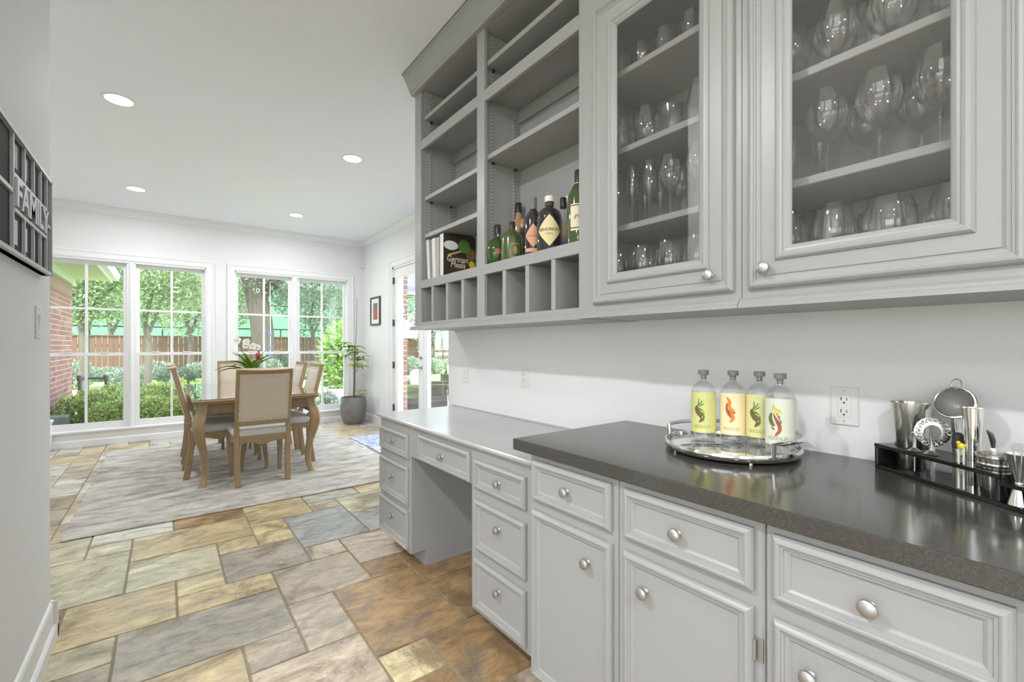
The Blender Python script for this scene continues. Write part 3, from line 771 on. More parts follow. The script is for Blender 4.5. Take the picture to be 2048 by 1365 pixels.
XK = 1.075
pm('slot_grey', (.16, .16, .155), .6)
pL = base_cabinet('grey drawer pedestal at the dining room end of the desk, lowest drawer edge bare wood', 2.315, 2.755, XK, .085, .797, [(2.33, 2.735, .613, .748, (2.55, .681)), (2.33, 2.735, .352, .566, (2.55, .47)), (2.33, 2.735, .115, .322, (2.55, .235))], [])
lowest = [c for c in pL.children if c.name.startswith('drawer')][-1]
m = MB(); m.box(XK-.0205, XK-.006, 2.334, 2.731, .1135, .117); m.prism([(XK-.0212, .117), (XK-.0212, .121), (XK-.018, .131), (XK-.016, .131), (XK-.016, .117)], 'y', 2.34, 2.725)
m.build('bare_edge', 'bare_pine', lowest)
m = MB(); m.box(XK+.09, 1.6, 2.309, 2.315, 0, .022); m.build('foot_moulding', 'cabinet_grey', pL)
m = MB(); m.box(XK+.09, 1.6, 2.312, 2.318, 0, .1); m.build('side_skirt', 'cabinet_grey', pL)
pR = base_cabinet('grey drawer pedestal of the desk beside the dark worktop', 1.275, 1.69, XK, .085, .797, [(1.30, 1.65, .627, .752, (1.475, .686)), (1.30, 1.65, .366, .578, (1.475, .500)), (1.30, 1.65, .112, .323, (1.475, .245))], [])
dt = thing('desk_top', 'light grey laminate desk top with a pencil drawer over the knee space', 'desk', (1.33, 2.0, .797))
m = MB(); m.prism([(1.617, .797), (1.072, .797), (1.06, .800), (1.054, .806), (1.052, .812), (1.055, .818), (1.06, .821), (1.617, .821)], 'y', 1.206, 2.775); m.build('top_board', 'desk_laminate', dt)
m = MB(); m.box(XK+.004, 1.2, 1.69, 2.315, .63, .797); m.build('apron', 'cabinet_grey', dt)
front('drawer', 1.696, 2.205, .636, .772, XK+.004, dt, (1.955, .70))
m = MB(); m.box(1.607, 1.6175, 1.272, 2.79, .821, .828); m.build('caulk_strip', 'desk_laminate', dt)

# ------------------------------------------------------------------ open wall shelves with pigeonholes
ZT = 2.885
XS = 1.30
SY0, SY1 = 1.218, 2.735
su = thing('wall_shelf_cabinet', 'open grey wall cabinet with adjustable shelves above a row of pigeonholes', 'shelf cabinet', (1.46, 1.98, 1.36))
def sp(name, *bx, bevel=.002, mat='cabinet_grey', parent=None):
    m = MB(); m.box(*bx); return m.build(name, mat, parent or su, bevel=bevel)
sp('stile', XS, XS+.02, 2.65, SY1, 1.365, 2.93); sp('stile', XS, XS+.02, 1.922, 1.992, 1.365, 2.93); sp('stile', XS, XS+.02, SY0, 1.254, 1.365, 2.93)
for nm, z0, z1 in (('rail', 2.885, 2.995), ('rail', 2.505, 2.565), ('rail', 1.612, 1.664), ('rail', 1.365, 1.397)):
    for y0, y1 in ((1.254, 1.922), (1.992, 2.65)): sp(nm, XS, XS+.02, y0, y1, z0, z1)
sp('side_panel', XS+.02, 1.617, SY1-.02, SY1, 1.365, 2.99); sp('side_panel', XS+.02, 1.617, 1.944, 1.97, 1.365, 2.99); sp('side_panel', XS+.02, 1.617, SY0, SY0+.02, 1.365, 2.99)
sp('inner_panel', XS+.02, 1.556, 2.64, 2.65, 1.40, 2.885, bevel=0)
sp('back_panel', 1.555, 1.617, SY0, SY1, 1.365, 2.99, bevel=0)
for y0, y1 in ((1.238, 1.944), (1.97, 2.65)):
    sp('top_board', XS+.02, 1.556, y0, y1, 2.885, 2.905); sp('fixed_shelf', XS+.02, 1.556, y0, y1, 2.54, 2.563); sp('fixed_shelf', XS+.02, 1.556, y0, y1, 1.635, 1.662); sp('bottom_board', XS+.02, 1.556, y0, y1, 1.366, 1.397)
    sp('cleat', 1.538, 1.556, y0, y1, 2.47, 2.54)
for z in (2.698, 2.178, 1.937): 
    s_ = sp('shelf', XS+.022, 1.554, 1.972, 2.638, z, z+.026)
for z in (2.698, 2.21):
    s_ = sp('shelf', XS+.022, 1.554, 1.24, 1.942, z, z+.026)
for y in (2.497, 2.316, 2.142, 1.756, 1.58, 1.406): sp('divider', XS+.002, 1.556, y-.013, y+.013, 1.397, 1.612)
# slotted metal standards and shelf clips on the panel faces
for yf, zs in ((2.64, (2.698, 2.178, 1.937)), (1.944, (2.698, 2.21))):
    for x in (1.365, 1.512):
        m = MB(); m.box(x-.007, x+.007, yf-.004, yf, 1.664, 2.50); m.box(x-.007, x+.007, yf-.004, yf, 2.57, 2.88)
        o = m.build('shelf_standard', 'silver_frame', su)
        m = MB()
        for k in range(64):
            z = 1.68+k*.0185
            if 2.49 < z < 2.575: continue
            m.box(x-.005, x+.005, yf-.0046, yf-.0035, z, z+.0065)
        sl_ = m.build('slots', 'slot_grey', o); sl_['kind'] = 'stuff'
        for z in zs:
            m = MB(); m.box(x-.006, x+.006, yf-.018, yf-.004, z-.012, z); m.build('shelf_clip', 'dark_metal', su)
m = MB(); m.prism([(XS-.0, 1.372), (XS-.012, 1.372), (XS-.02, 1.366), (XS-.02, 1.360), (XS-.026, 1.356), (XS-.026, 1.348), (XS+.01, 1.348), (XS+.01, 1.366), (XS, 1.366)], 'y', SY0, SY1+.03); m.box(XS, 1.617, SY0, SY1+.03, 1.350, 1.366)
m.build('bottom_moulding', 'cabinet_grey', su)

# ------------------------------------------------------------------ glazed wall cabinets
XG = 1.288
DOOR = FRONT[:-1]+[(.036, .0105), (.070, .0105), (.072, .0155), (.077, .0205), (.084, .0215), (.090, .0185), (.092, .0145), (.098, .0135), (.105, .008), (.108, .004), (.108, 0)]
def glazed_cabinet(label, y0, y1, doors, shelves, floor_z=1.485):
    t = thing('glazed_wall_cabinet', label, 'cabinet', (1.45, (y0+y1)/2, 1.36))
    m = MB(); m.box(XG+.02, 1.617, y0, y0+.018, 1.365, 2.99); m.box(XG+.02, 1.617, y1-.018, y1, 1.365, 2.99); m.box(1.605, 1.617, y0+.018, y1-.018, 1.365, 2.99)
    m.box(XG+.02, 1.605, y0+.018, y1-.018, 1.37, floor_z); m.box(XG+.02, 1.605, y0+.018, y1-.018, 2.52, 2.545); m.build('carcass', 'cabinet_grey', t)
    m = MB(); o0, o1 = y0+.05, y1-.05
    m.box(XG, XG+.02, y0, o0, 1.365, 2.99); m.box(XG, XG+.02, o1, y1, 1.365, 2.99); m.box(XG, XG+.02, o0, o1, 1.365, 1.425); m.box(XG, XG+.02, o0, o1, 2.47, 2.99); m.build('face_frame', 'cabinet_grey', t)
    m = MB(); m.prism([(XG, 1.378), (XG-.012, 1.376), (XG-.02, 1.370), (XG-.02, 1.364), (XG-.026, 1.360), (XG-.026, 1.350), (XG+.01, 1.350), (XG+.01, 1.366), (XG, 1.366)], 'y', y0, y1); m.box(XG+.01, 1.617, y0, y1, 1.352, 1.366); m.build('bottom_moulding', 'cabinet_grey', t)
    for z in shelves:
        m = MB(); m.box(XG+.045, 1.60, y0+.02, y1-.02, z-.022, z); m.build('shelf', 'cabinet_grey', t, bevel=.002)
    for a, b_, kp in doors:
        m = MB(); m.rings(a, b_, 1.40, 2.505, XG, DOOR, hole=True); d = m.build('door', 'cabinet_grey', t)
        m = MB(); m.box(XG-.004, XG, a+.104, b_-.104, 1.504, 2.401); m.build('pane', 'cabinet_glass', d)
        knob(XG-.0105, kp, 1.453, d)
    return t
gU1 = glazed_cabinet('glazed grey wall cabinet of tumblers and wine glasses beside the open shelves', .61, 1.216, [(.628, 1.158, .695)], (1.69, 1.977, 2.264))
gU2 = glazed_cabinet('glazed grey wall cabinet of large round wine glasses above the bar tools', .045, .608, [(.075, .588, .541)], (1.69, 1.975, 2.264))
gU3 = glazed_cabinet('glazed grey wall cabinet at the camera end of the row', -.56, .043, [(-.54, .02, -.49)], (1.69, 1.975, 2.264))
cp = [(XG, 2.868), (XG-.012, 2.870), (XG-.016, 2.882), (XG-.022, 2.888), (XG-.028, 2.905), (XG-.044, 2.938), (XG-.060, 2.962), (XG-.066, 2.978), (XG-.078, 2.986), (XG-.080, 3.0), (XG+.02, 3.0), (XG+.02, 2.868)]
mb = MB(); mb.prism(cp, 'y', -.56, 1.218); mb.prism([(x+.0, z+.015) if z < 2.99 else (x, z) for x, z in cp], 'y', 1.218, 2.745)
struct(mb.build('trim_5', 'cabinet_grey'), 'grey crown moulding along the top of the wall cabinets', 'trim')

# ------------------------------------------------------------------ sockets and switches
def plate(name, label, cat, M, kind, w=.072, h=.117):
    """built facing +x in local space, y across, z up"""
    t = thing(name, label, cat, tuple(M.translation), 0)
    def P(m, nm, mat, bev=0.):
        return m.build(nm, mat, t, bevel=bev)
    m = MB(); m.box(0, .006, -w/2, w/2, -h/2, h/2, M); P(m, 'plate', 'white_plastic', .002)
    m = MB(); m.box(.004, .008, -.0168, .0168, -.0335, .0335, M); ins = P(m, 'insert', 'white_plastic', .001)
    if kind == 'outlet':
        for zc in (-.018, .018):
            m = MB(); m.box(.0078, .0085, -.0085, -.0060, zc-.001, zc+.0085, M); m.box(.0078, .0085, .0060, .0080, zc-.001, zc+.007, M); m.lathe([(0, .0085), (.0028, .0085), (.0028, .0078)], 10, M @ T(0, 0, zc-.0075) @ RY(PI/2)); so = m.build('slots', 'outlet_slot', ins); so['kind'] = 'stuff'
    elif kind == 'switch':
        m = MB(); m.prism([(.006, -.03), (.0085, -.03), (.012, .03), (.006, .03)], 'y', -.0145, .0145, M); P(m, 'rocker', 'white_plastic', .001)
    for zc in (-h/2+.012, h/2-.012):
        m = MB(); m.lathe([(0, .007), (.003, .007), (.003, .005)], 8, M @ T(0, 0, zc) @ RY(PI/2)); P(m, 'screw', 'nickel')
    return t
def W(x, y, z): return T(x, y, z) @ RZ(PI)
plate('wall_outlet', 'white duplex outlet above the dark worktop, between the tray and the caddy', 'outlet', W(1.617, .46, 1.064), 'outlet', .07, .114)
plate('wall_outlet', 'white duplex outlet on the wall above the desk top', 'outlet', W(1.617, 1.984, 1.065), 'outlet')
plate('wall_outlet', 'white outlet low on the dining room wall beside the garden door', 'outlet', W(XD, 6.96, .36), 'outlet')
plate('light_switch', 'white slide dimmer above the far end of the desk', 'switch', W(1.617, 2.622, 1.055), 'switch')
plate('light_switch', 'white rocker switch on the wall end below the FAMILY collage', 'switch', T(-.39, 2.47, 1.335), 'switch', .075, .12)

# ------------------------------------------------------------------ ceiling lights
def can_light(x, y, label, w):
    t = thing('recessed_light', label, 'ceiling light', (x, y, CEIL), group='recessed ceiling lights')
    m = MB(); m.lathe([(.078, -.001), (.08, -.006), (.096, -.004), (.098, 0.)], 28, T(x, y, CEIL)); m.build('trim_ring', 'trim_white', t, smooth=True)
    m = MB(); m.lathe([(0, -.003), (.079, -.003), (.079, -.001), (0, -.001)], 28, T(x, y, CEIL)); m.build('lens', 'lamp_lens', t)
    ld = bpy.data.lights.new('lamp', 'AREA'); ld.shape = 'DISK'; ld.size = .15; ld.energy = w; ld.color = (.965, .985, 1.)
    lo = bpy.data.objects.new('lamp', ld); COL.objects.link(lo); lo.parent = t; lo.location = (0, 0, -.008)
    return t
LD, LK = 11., 9.
can_light(-.265, 4.245, 'recessed ceiling light over the near left edge of the rug', LD)
can_light(1.385, 4.245, 'recessed ceiling light nearest the open shelves', LD)
can_light(-.265, 6.54, 'recessed ceiling light before the window with the brick wall', LD)
can_light(1.385, 6.54, 'recessed ceiling light before the window with the potted tree', LD)
for x, y in ((-.95, 1.45), (-.95, -1.1), (.25, -1.3), (-2.5, -.3), (-2.5, -1.9), (.25, -2.7)):  # out of view: the stronger pair follows shadow directions, the others added for light
    can_light(x, y, 'unseen recessed kitchen ceiling light', 26. if (x, y) in ((-.95, 1.45), (-.95, -1.1)) else LK)
# ------------------------------------------------------------------ rugs
m = MB(); m.box(RUG[0], RUG[1], RUG[2], RUG[3], 0.001, .013); o = m.build('area_rug', 'rug_pile', bevel=.004)
tag(o, 'large faded grey area rug under the dining table', 'rug')
m = MB(); m.box(1.965, 2.63, 4.75, 6.13, 0.001, .010); o = m.build('door_rug', 'blue_rug', bevel=.003)
tag(o, 'small blue and white patterned rug before the garden door', 'rug')

# ------------------------------------------------------------------ dining table
RZ0 = .013
TX0, TX1, TY0, TY1, TH = .175, 1.215, 4.66, 6.70, .772
tb = thing('dining_table', 'long wooden dining table with curved cabriole legs', 'table', ((TX0+TX1)/2, (TY0+TY1)/2, RZ0))
def rrect(x0, x1, y0, y1, r, n=5):
    pts = []
    for cx_, cy_, a0 in ((x1-r, y1-r, 0), (x0+r, y1-r, PI/2), (x0+r, y0+r, PI), (x1-r, y0+r, 1.5*PI)):
        for k in range(n+1):
            a = a0+PI/2*k/n; pts.append((cx_+r*math.cos(a), cy_+r*math.sin(a)))
    return pts
m = MB(); secs = []
for ins, z in ((.03, TH-.036), (.012, TH-.034), (.006, TH-.026), (.012, TH-.022), (.002, TH-.014), (0, TH-.006), (.004, TH), (.02, TH)):
    secs.append([(x, y, z) for x, y in rrect(TX0+ins, TX1-ins, TY0+ins, TY1-ins, .06)])
m.loft(secs); m.build('tabletop', 'wood', tb, smooth=True)
m = MB(); secs = [[(x, y, z) for x, y in rrect(TX0+i, TX1-i, TY0+i, TY1-i, .06)] for i, z in ((.006, TH), (.005, TH+.001), (.005, TH+.007), (.006, TH+.008))]
m.loft(secs); tg = m.build('glass_top', 'window_glass', tb)
clear_glass('table_glass', (.86, .93, .90), .10, .9, power=2.2)
tg.data.materials[0] = MATS['table_glass']
m = MB(); i = .06
for a in ((TX0+i, TX1-i, TY0+i, TY0+i+.025), (TX0+i, TX1-i, TY1-i-.025, TY1-i), (TX0+i, TX0+i+.025, TY0+i, TY1-i), (TX1-i-.025, TX1-i, TY0+i, TY1-i)):
    m.box(*a, TH-.125, TH-.034)
m.build('apron', 'wood_dark', tb)
leg_prof = [(TH-.034, 0., .040), (TH-.09, .008, .042), (TH-.15, .034, .044), (TH-.21, .052, .044), (TH-.28, .050, .041), (TH-.36, .030, .036), (TH-.46, .000, .030), (TH-.56, -.020, .026), (.12, -.020, .024), (.06, -.004, .024), (.03, .012, .026), (RZ0, .024, .027)]
for sx in (-1, 1):
    for sy in (-1, 1):
        bx, by = (TX0+.085 if sx < 0 else TX1-.085), (TY0+.085 if sy < 0 else TY1-.085)
        secs = []
        for z, o_, h in leg_prof:
            cx_, cy_ = bx+sx*o_*.75, by+sy*o_*.75; c = h*.35
            secs.append([(cx_+px, cy_+py, z) for px, py in ((h, h-c), (h-c, h), (-h+c, h), (-h, h-c), (-h, -h+c), (-h+c, -h), (h-c, -h), (h, -h+c))])
        m = MB(); m.loft(secs); m.build('leg', 'wood', tb, smooth=True)

# ------------------------------------------------------------------ dining chairs
def make_chair():
    t = thing('dining_chair', 'x', 'chair', (0, 0, RZ0), group='dining chairs')
    B = lambda mm, nm, mat, par=None, **k: mm.build(nm, mat, par or t, local=True, **k)
    hw = .222
    for s in (-1, 1):
        path = [(s*.198, -.225, 0), (s*.200, -.205, .12), (s*.204, -.188, .28), (s*.206, -.185, .42), (s*.207, -.195, .52)]
        secs = []
        for x, y, z in path:
            w_, d_ = .021, .025
            secs.append([(x-w_, y-d_, z), (x+w_, y-d_, z), (x+w_, y+d_, z), (x-w_, y+d_, z)])
        m = MB(); m.loft(secs); B(m, 'leg', 'wood', bevel=.004)
        fp = [(.215, .255, .43, .027), (.217, .262, .36, .027), (.214, .255, .24, .022), (.209, .240, .12, .018), (.206, .232, .04, .016), (.207, .238, 0, .018)]
        secs = []
        for x, y, z, h in fp:
            secs.append([(s*x-h, y-h-.02, z), (s*x+h, y-h-.02, z), (s*x+h, y+h-.02, z), (s*x-h, y+h-.02, z)])
        m = MB(); m.loft(secs); B(m, 'leg', 'wood', bevel=.004)
    # seat rail with a wavy lower edge
    m = MB(); n = 12
    def rail(x0, x1, y0, y1):
        L_ = math.hypot(x1-x0, y1-y0); nx, ny = -(y1-y0)/L_*.012, (x1-x0)/L_*.012
        secs = []
        for k in range(n+1):
            u = k/n; x, y = x0+(x1-x0)*u, y0+(y1-y0)*u
            zb = .375-.022*math.sin(PI*u)**2-.008*math.cos(4*PI*u)
            secs.append([(x-nx, y-ny, zb), (x+nx, y+ny, zb), (x+nx, y+ny, .432), (x-nx, y-ny, .432)])
        m.loft(secs)
    rail(-.2, .2, -.19, -.19); rail(-.205, .205, .235, .235); rail(-.21, -.215, -.18, .235); rail(.21, .215, -.18, .235)
    B(m, 'seat_rail', 'wood')
    # cushion
    m = MB(); secs = []
    for ins, z in ((.012, .425), (0., .440), (-.006, .462), (.0, .482), (.02, .496), (.06, .502)):
        secs.append([(x, y, z) for x, y in rrect(-.235+ins, .235-ins, -.205+ins, .27-ins, .05-min(.02, abs(ins)*.3), 4)])
    m.loft(secs); B(m, 'seat_cushion', 'linen_seat', smooth=True)
    # backrest leaning back: local frame
    lean = R(13)
    M = T(0, -.195, .50) @ RX(lean)
    H_ = .535
    m = MB()
    for s in (-1, 1): m.box(s*hw-(.028 if s > 0 else 0), s*hw+(0 if s > 0 else .028), -.019, .019, 0, H_, M)
    m.box(-hw+.028, hw-.028, -.019, .019, .035, .072, M); 
    bf = B(m, 'back_frame', 'wood', bevel=.004)
    m = MB(); n = 14; front_ = [(-hw, .022), (hw, .022)]; back_ = [(hw-2*hw*k/n, -.022-.034*math.sin(PI*k/n)) for k in range(n+1)]
    m.prism(front_+back_, 'z', H_-.002, H_+.012, M); m.box(-hw+.028, hw-.028, -.019, .019, H_-.034, H_, M); B(m, 'crest_rail', 'wood', bevel=.003)
    m = MB(); 
    for sgn in (1, -1):
        secs = []
        for ins, d_ in ((0, .004), (.0, .012), (.012, .020), (.05, .026)):
            secs.append([(x, sgn*d_, z) for x, z in rrect(-hw+.028+ins, hw-.028-ins, .072+ins, H_-.034-ins, .012, 2)])
        m.loft(secs, M)
    bp_ = B(m, 'back_upholstery', 'linen', smooth=True)
    m = MB(); x0, x1, z0, z1 = -hw+.032, hw-.032, .076, H_-.038
    pts = [(x0+(x1-x0)*k/18, z) for k in range(19) for z in (z0, z1)]+[(x, z0+(z1-z0)*k/20) for k in range(1, 20) for x in (x0, x1)]
    for x, z in pts:
        for sgn in (1, -1):
            m.lathe([(.0078, 0), (.0055, .004), (0, .0058)], 6, M @ T(x, sgn*.0195, z) @ RX(-sgn*PI/2))
    nh = B(m, 'nailheads', 'nailhead', bp_); nh['kind'] = 'stuff'
    return t
ch0 = make_chair()
CX = (TX0+TX1)/2
chairs = [((CX, 4.775, RZ0), 0., 'upholstered wooden chair at the kitchen end of the dining table'),
          ((.372, 5.30, RZ0), -PI/2, 'upholstered wooden chair on the brick wall side of the table, kitchen end'),
          ((.372, 5.99, RZ0), -PI/2, 'upholstered wooden chair on the brick wall side of the table, window end'),
          ((1.018, 5.30, RZ0), PI/2, 'upholstered wooden chair on the garden door side of the table, kitchen end'),
          ((1.018, 5.99, RZ0), PI/2, 'upholstered wooden chair on the garden door side of the table, window end'),
          ((.745, 6.56, RZ0), PI, 'upholstered wooden chair at the window end of the dining table')]
for k, (loc, rz, lab) in enumerate(chairs):
    c = ch0 if k == 0 else copy_tree(ch0)
    c.location = loc; c.rotation_euler = (0, 0, rz); c['label'] = lab

# ------------------------------------------------------------------ flowers on the table
TT = TH+.008
def arc_leaf(mb_, base, az, el, length, width, droop, n=7, thick=.0015):
    """strap leaf as a bent ribbon"""
    L_, Rr = [], []
    p = Vector(base); e = el
    for k in range(n+1):
        u = k/n
        w_ = width*math.sin(PI*min(1, .12+.88*u)**.8)*.5 if u < 1 else .0005
        w_ = max(w_, .0006)
        sd = Vector((-math.sin(az), math.cos(az), 0))
        up = Vector((-math.sin(e)*math.cos(az), -math.sin(e)*math.sin(az), math.cos(e)))
        L_.append((p+sd*w_+up*w_*.35, p-up*0, p-sd*w_+up*w_*.35, p-up*thick))
        p = p+Vector((math.cos(e)*math.cos(az), math.cos(e)*math.sin(az), math.sin(e)))*(length/n)
        e -= droop/n
    mb_.loft(L_)
bx, by = .76, 5.72
br = thing('potted_bromeliad', 'bromeliad with bright green strap leaves and a red bract on the table', 'plant', (bx, by, TT))
m = MB(); m.lathe([(0, 0), (.05, 0), (.065, .02), (.075, .10), (.078, .115), (.07, .115), (.066, .10), (0, .10)], 20, T(bx, by, TT)); m.build('pot', 'planter_white', br, smooth=True)
for k in range(13):
    a = k*2.4; m = MB(); arc_leaf(m, (bx, by, TT+.10), a, 1.42-.09*(k % 4), .34+.04*(k % 3), .075, .55+.5*(k % 3)); m.build('leaf', 'leaf_bromeliad', br, smooth=True)
for a, el, ln in ((PI*1.02, 1.0, .42), (PI*.85, .9, .40), (PI*1.12, 1.3, .40), (PI*.7, 1.1, .38)):
    m = MB(); arc_leaf(m, (bx, by, TT+.10), a, el, ln, .085, 1.7); m.build('leaf', 'leaf_bromeliad', br, smooth=True)
m = MB(); m.tube([(bx+.05, by-.01, TT+.10), (bx+.055, by-.01, TT+.30)], .006, 6); m.build('flower_stem', 'leaf_bromeliad', br)
for k in range(7):
    m = MB(); arc_leaf(m, (bx+.055, by-.01, TT+.27+.010*k), k*2.4, 1.25, .075, .035, .5); m.build('bract', 'bromeliad_red', br, smooth=True)
ox, oy = .86, 5.95
orc = thing('potted_orchid', 'orchid with a spray of white blooms on a dark stem', 'plant', (ox, oy, TT))
m = MB(); m.lathe([(0, 0), (.045, 0), (.055, .09), (.058, .10), (.05, .10), (.046, .09), (0, .09)], 20, T(ox, oy, TT)); m.build('pot', 'planter_white', orc, smooth=True)
stem = [(ox, oy, TT+.08), (ox+.004, oy, TT+.25), (ox-.005, oy, TT+.40), (ox-.06, oy, TT+.49), (ox-.14, oy+.01, TT+.535), (ox-.20, oy+.02, TT+.52)]
m = MB(); m.tube(stem, [.005, .005, .0045, .004, .003, .002], 6); m.tube([(ox, oy, TT+.09), (ox+.003, oy-.005, TT+.42)], .003, 5); m.build('stem', 'stem_dark', orc, smooth=True)
for a, ln in ((-.1, .34), (.35, .30), (2.9, .26), (-1.2, .2), (.1, .2)):
    m = MB(); arc_leaf(m, (ox, oy, TT+.09), a, .85, ln, .010 if ln > .25 else .045, .5); m.build('leaf', 'stem_dark' if ln > .25 else 'leaf_bromeliad', orc, smooth=True)
for (dx, dz, s_) in ((-.215, .525, 1.), (-.13, .505, 1.05), (-.135, .465, .95), (-.065, .46, 1.05), (-.02, .445, .95)):
    c_ = Vector((ox+dx, oy-.02, TT+dz)); f = None
    M = T(*c_) @ RZ(-.45+dx) @ RX(PI/2-.25)
    m = MB()
    for k in range(5):
        a = PI/2+k*2*PI/5; wv = .030 if k in (1, 4) else .020
        pts = []
        for u in (0, .35, .7, 1):
            w_ = wv*math.sin(PI*(.1+.85*u))*s_; l_ = .044*u*s_
            pts.append([(l_*math.cos(a)-w_*math.sin(a), l_*math.sin(a)+w_*math.cos(a), .006*u), (l_*math.cos(a), l_*math.sin(a), .002+.004*u), (l_*math.cos(a)+w_*math.sin(a), l_*math.sin(a)-w_*math.cos(a), .006*u), (l_*math.cos(a), l_*math.sin(a), .0)])
        m.loft(pts, M)
    f = m.build('bloom', 'orchid_white', orc, smooth=True)
    m = MB(); m.lathe([(0, 0), (.009, .003), (.006, .012), (0, .016)], 8, M); m.build('lip', 'orchid_core', f, smooth=True)

# ------------------------------------------------------------------ potted tree in the corner
px_, py_ = 2.385, 7.27
pt = thing('potted_tree', 'young money tree with palm-like leaves in a tall grey glazed pot', 'plant', (px_, py_, 0))
m = MB(); m.lathe([(0, 0.0), (.135, 0.0), (.16, .03), (.195, .16), (.205, .28), (.198, .40), (.192, .425), (.176, .425), (.178, .39), (0, .39)], 28, T(px_, py_, 0)); m.build('pot', 'planter_grey', pt, smooth=True)
m = MB(); m.lathe([(0, .392), (.178, .388)], 20, T(px_, py_, 0)); m.build('soil', 'soil', pt)
m = MB(); m.tube([(px_, py_, .38), (px_+.01, py_, .7), (px_+.015, py_, 1.0), (px_+.02, py_, 1.25)], [.012, .010, .008, .005], 7); m.tube([(px_+.01, py_, 1.0), (px_-.05, py_, 1.15)], .004, 5); m.tube([(px_+.01, py_, .85), (px_+.09, py_-.02, .84)], .003, 5); m.build('trunk', 'stem_brown', pt, smooth=True)
m = MB(); m.tube([(px_+.012, py_-.012, .38), (px_+.03, py_-.012, 1.1), (px_+.055, py_-.012, 2.02)], [.005, .004, .003], 5); m.build('stake', 'stem_dark', pt)
prnd = random.Random(3)
clusters = [(px_+.02, py_, 1.22, .20), (px_-.03, py_-.03, 1.16, .2), (px_+.07, py_-.03, 1.0, .2), (px_+.06, py_+.03, 1.12, .19), (px_-.08, py_-.02, 1.22, .17), (px_-.10, py_, 1.08, .17), (px_+.13, py_-.04, 1.05, .16), (px_+.10, py_-.02, .90, .18), (px_+.02, py_-.05, .93, .17), (px_-.13, py_-.03, 1.28, .13), (px_+.10, py_-.06, .52, .13), (px_+.14, py_-.06, .46, .09)]
for cx_, cy_, cz_, ln in clusters:
    m = MB(); m.tube([(px_+.012, py_, max(.42, cz_-.1)), (cx_, cy_, cz_)], .003, 5); lf = m.build('twig', 'stem_brown', pt)
    a0 = prnd.random()*6
    for k in range(6):
        m = MB(); arc_leaf(m, (cx_, cy_, cz_), a0+k*PI/3, .35+prnd.uniform(-.2, .25), ln*prnd.uniform(.8, 1.1), ln*.30, 1.2); m.build('leaf', 'leaf_house', lf, smooth=True)

# ------------------------------------------------------------------ wall art, sensor, collage
fa = thing('framed_print', 'small print in a black frame on the wall beside the garden door', 'picture', (XD, 7.07, 1.80))
y0, y1, z0, z1 = 6.86, 7.265, 1.575, 2.03
m = MB(); m.rings(y0, y1, z0, z1, XD, [(0, 0), (0, .022), (.004, .026), (.022, .026), (.026, .018), (.026, 0)], hole=True); m.build('frame', 'bronze', fa)
m = MB(); m.box(XD-.012, XD-.002, y0+.024, y1-.024, z0+.024, z1-.024); mt = m.build('mat_board', 'mat_board', fa)
m = MB(); m.box(XD-.0135, XD-.0115, y0+.11, y1-.11, z0+.24, z1-.10); m.build('print', 'utility_green', mt)
m = MB(); m.box(XD-.0135, XD-.0115, y0+.11, y1-.11, z0+.09, z0+.24); m.prism([(y0+.11, z0+.24), (y1-.11, z0+.24), (y1-.15, z0+.29), (y0+.2, z0+.27)], 'x', XD-.0138, XD-.0115); m.build('print', 'art_rust', mt)
m = MB(); m.box(XD-.05, XD, YB-.055, YB-.005, 2.565, 2.635); o = m.build('motion_sensor', 'white_plastic', bevel=.01, seg=2)
tag(o, 'small white motion sensor high in the window corner', 'sensor')

pm('pane_grey', (.16, .17, .19), .15, var=.8, scale=9)
fs = thing('family_collage', 'metal photo collage frame with raised FAMILY lettering', 'wall art', (-.39, 2.18, 1.71))
XW = -.388
m = MB(); m.box(XW, XW+.018, 1.80, 2.54, 1.522, 1.898); m.build('backing', 'photo_dark', fs)
fx = XW+.03
m = MB(); tz = .012
m.box(XW, fx, 1.80, 2.54, 1.522, 1.522+tz); m.box(XW, fx, 1.80, 2.54, 1.898-tz, 1.898); m.box(XW, fx, 1.80, 1.80+tz, 1.522, 1.898); m.box(XW, fx, 2.54-tz, 2.54, 1.522, 1.898)
m.build('outer_frame', 'silver_frame', fs)
m = MB()
for y in (2.465,): m.box(XW+.004, fx-.004, y-.005, y+.005, 1.53, 1.89)
for y in (1.985,): m.box(XW+.004, fx-.004, y-.006, y+.006, 1.53, 1.89)
for z in (1.66, 1.765): m.box(XW+.004, fx-.004, 1.985, 2.465, z-.006, z+.006)
for y in (2.125, 2.25, 2.36):
    m.box(XW+.004, fx-.004, y-.005, y+.005, 1.771, 1.89); m.box(XW+.004, fx-.004, y-.005, y+.005, 1.53, 1.654)
m.box(XW+.004, fx-.004, 1.80, 1.985, 1.705, 1.717); m.box(XW+.004, fx-.004, 2.465, 2.53, 1.705, 1.717)
m.build('divider', 'silver_frame', fs)
vs, fc = text_geo('FAMILY', .125, .006, .0035)
xs = [v[0] for v in vs]; zs_ = [v[1] for v in vs]; k = .46/(max(xs)-min(xs)); kz = .088/(max(zs_)-min(zs_))
m = MB(); m.add([(fx-.004+v[2], 1.995+(v[0]-min(xs))*k, 1.669+(v[1]-min(zs_))*kz) for v in vs], fc); m.build('lettering', 'silver_frame', fs)
for y0, y1 in ((1.992, 2.119), (2.131, 2.244), (2.256, 2.354), (2.366, 2.459)):
    for z0, z1 in ((1.775, 1.882), (1.538, 1.65)):
        m = MB(); m.box(XW+.017, XW+.0195, y0+.012, y1-.055, z0+.02, z1-.015); m.build('photo_pane', 'pane_grey', fs)

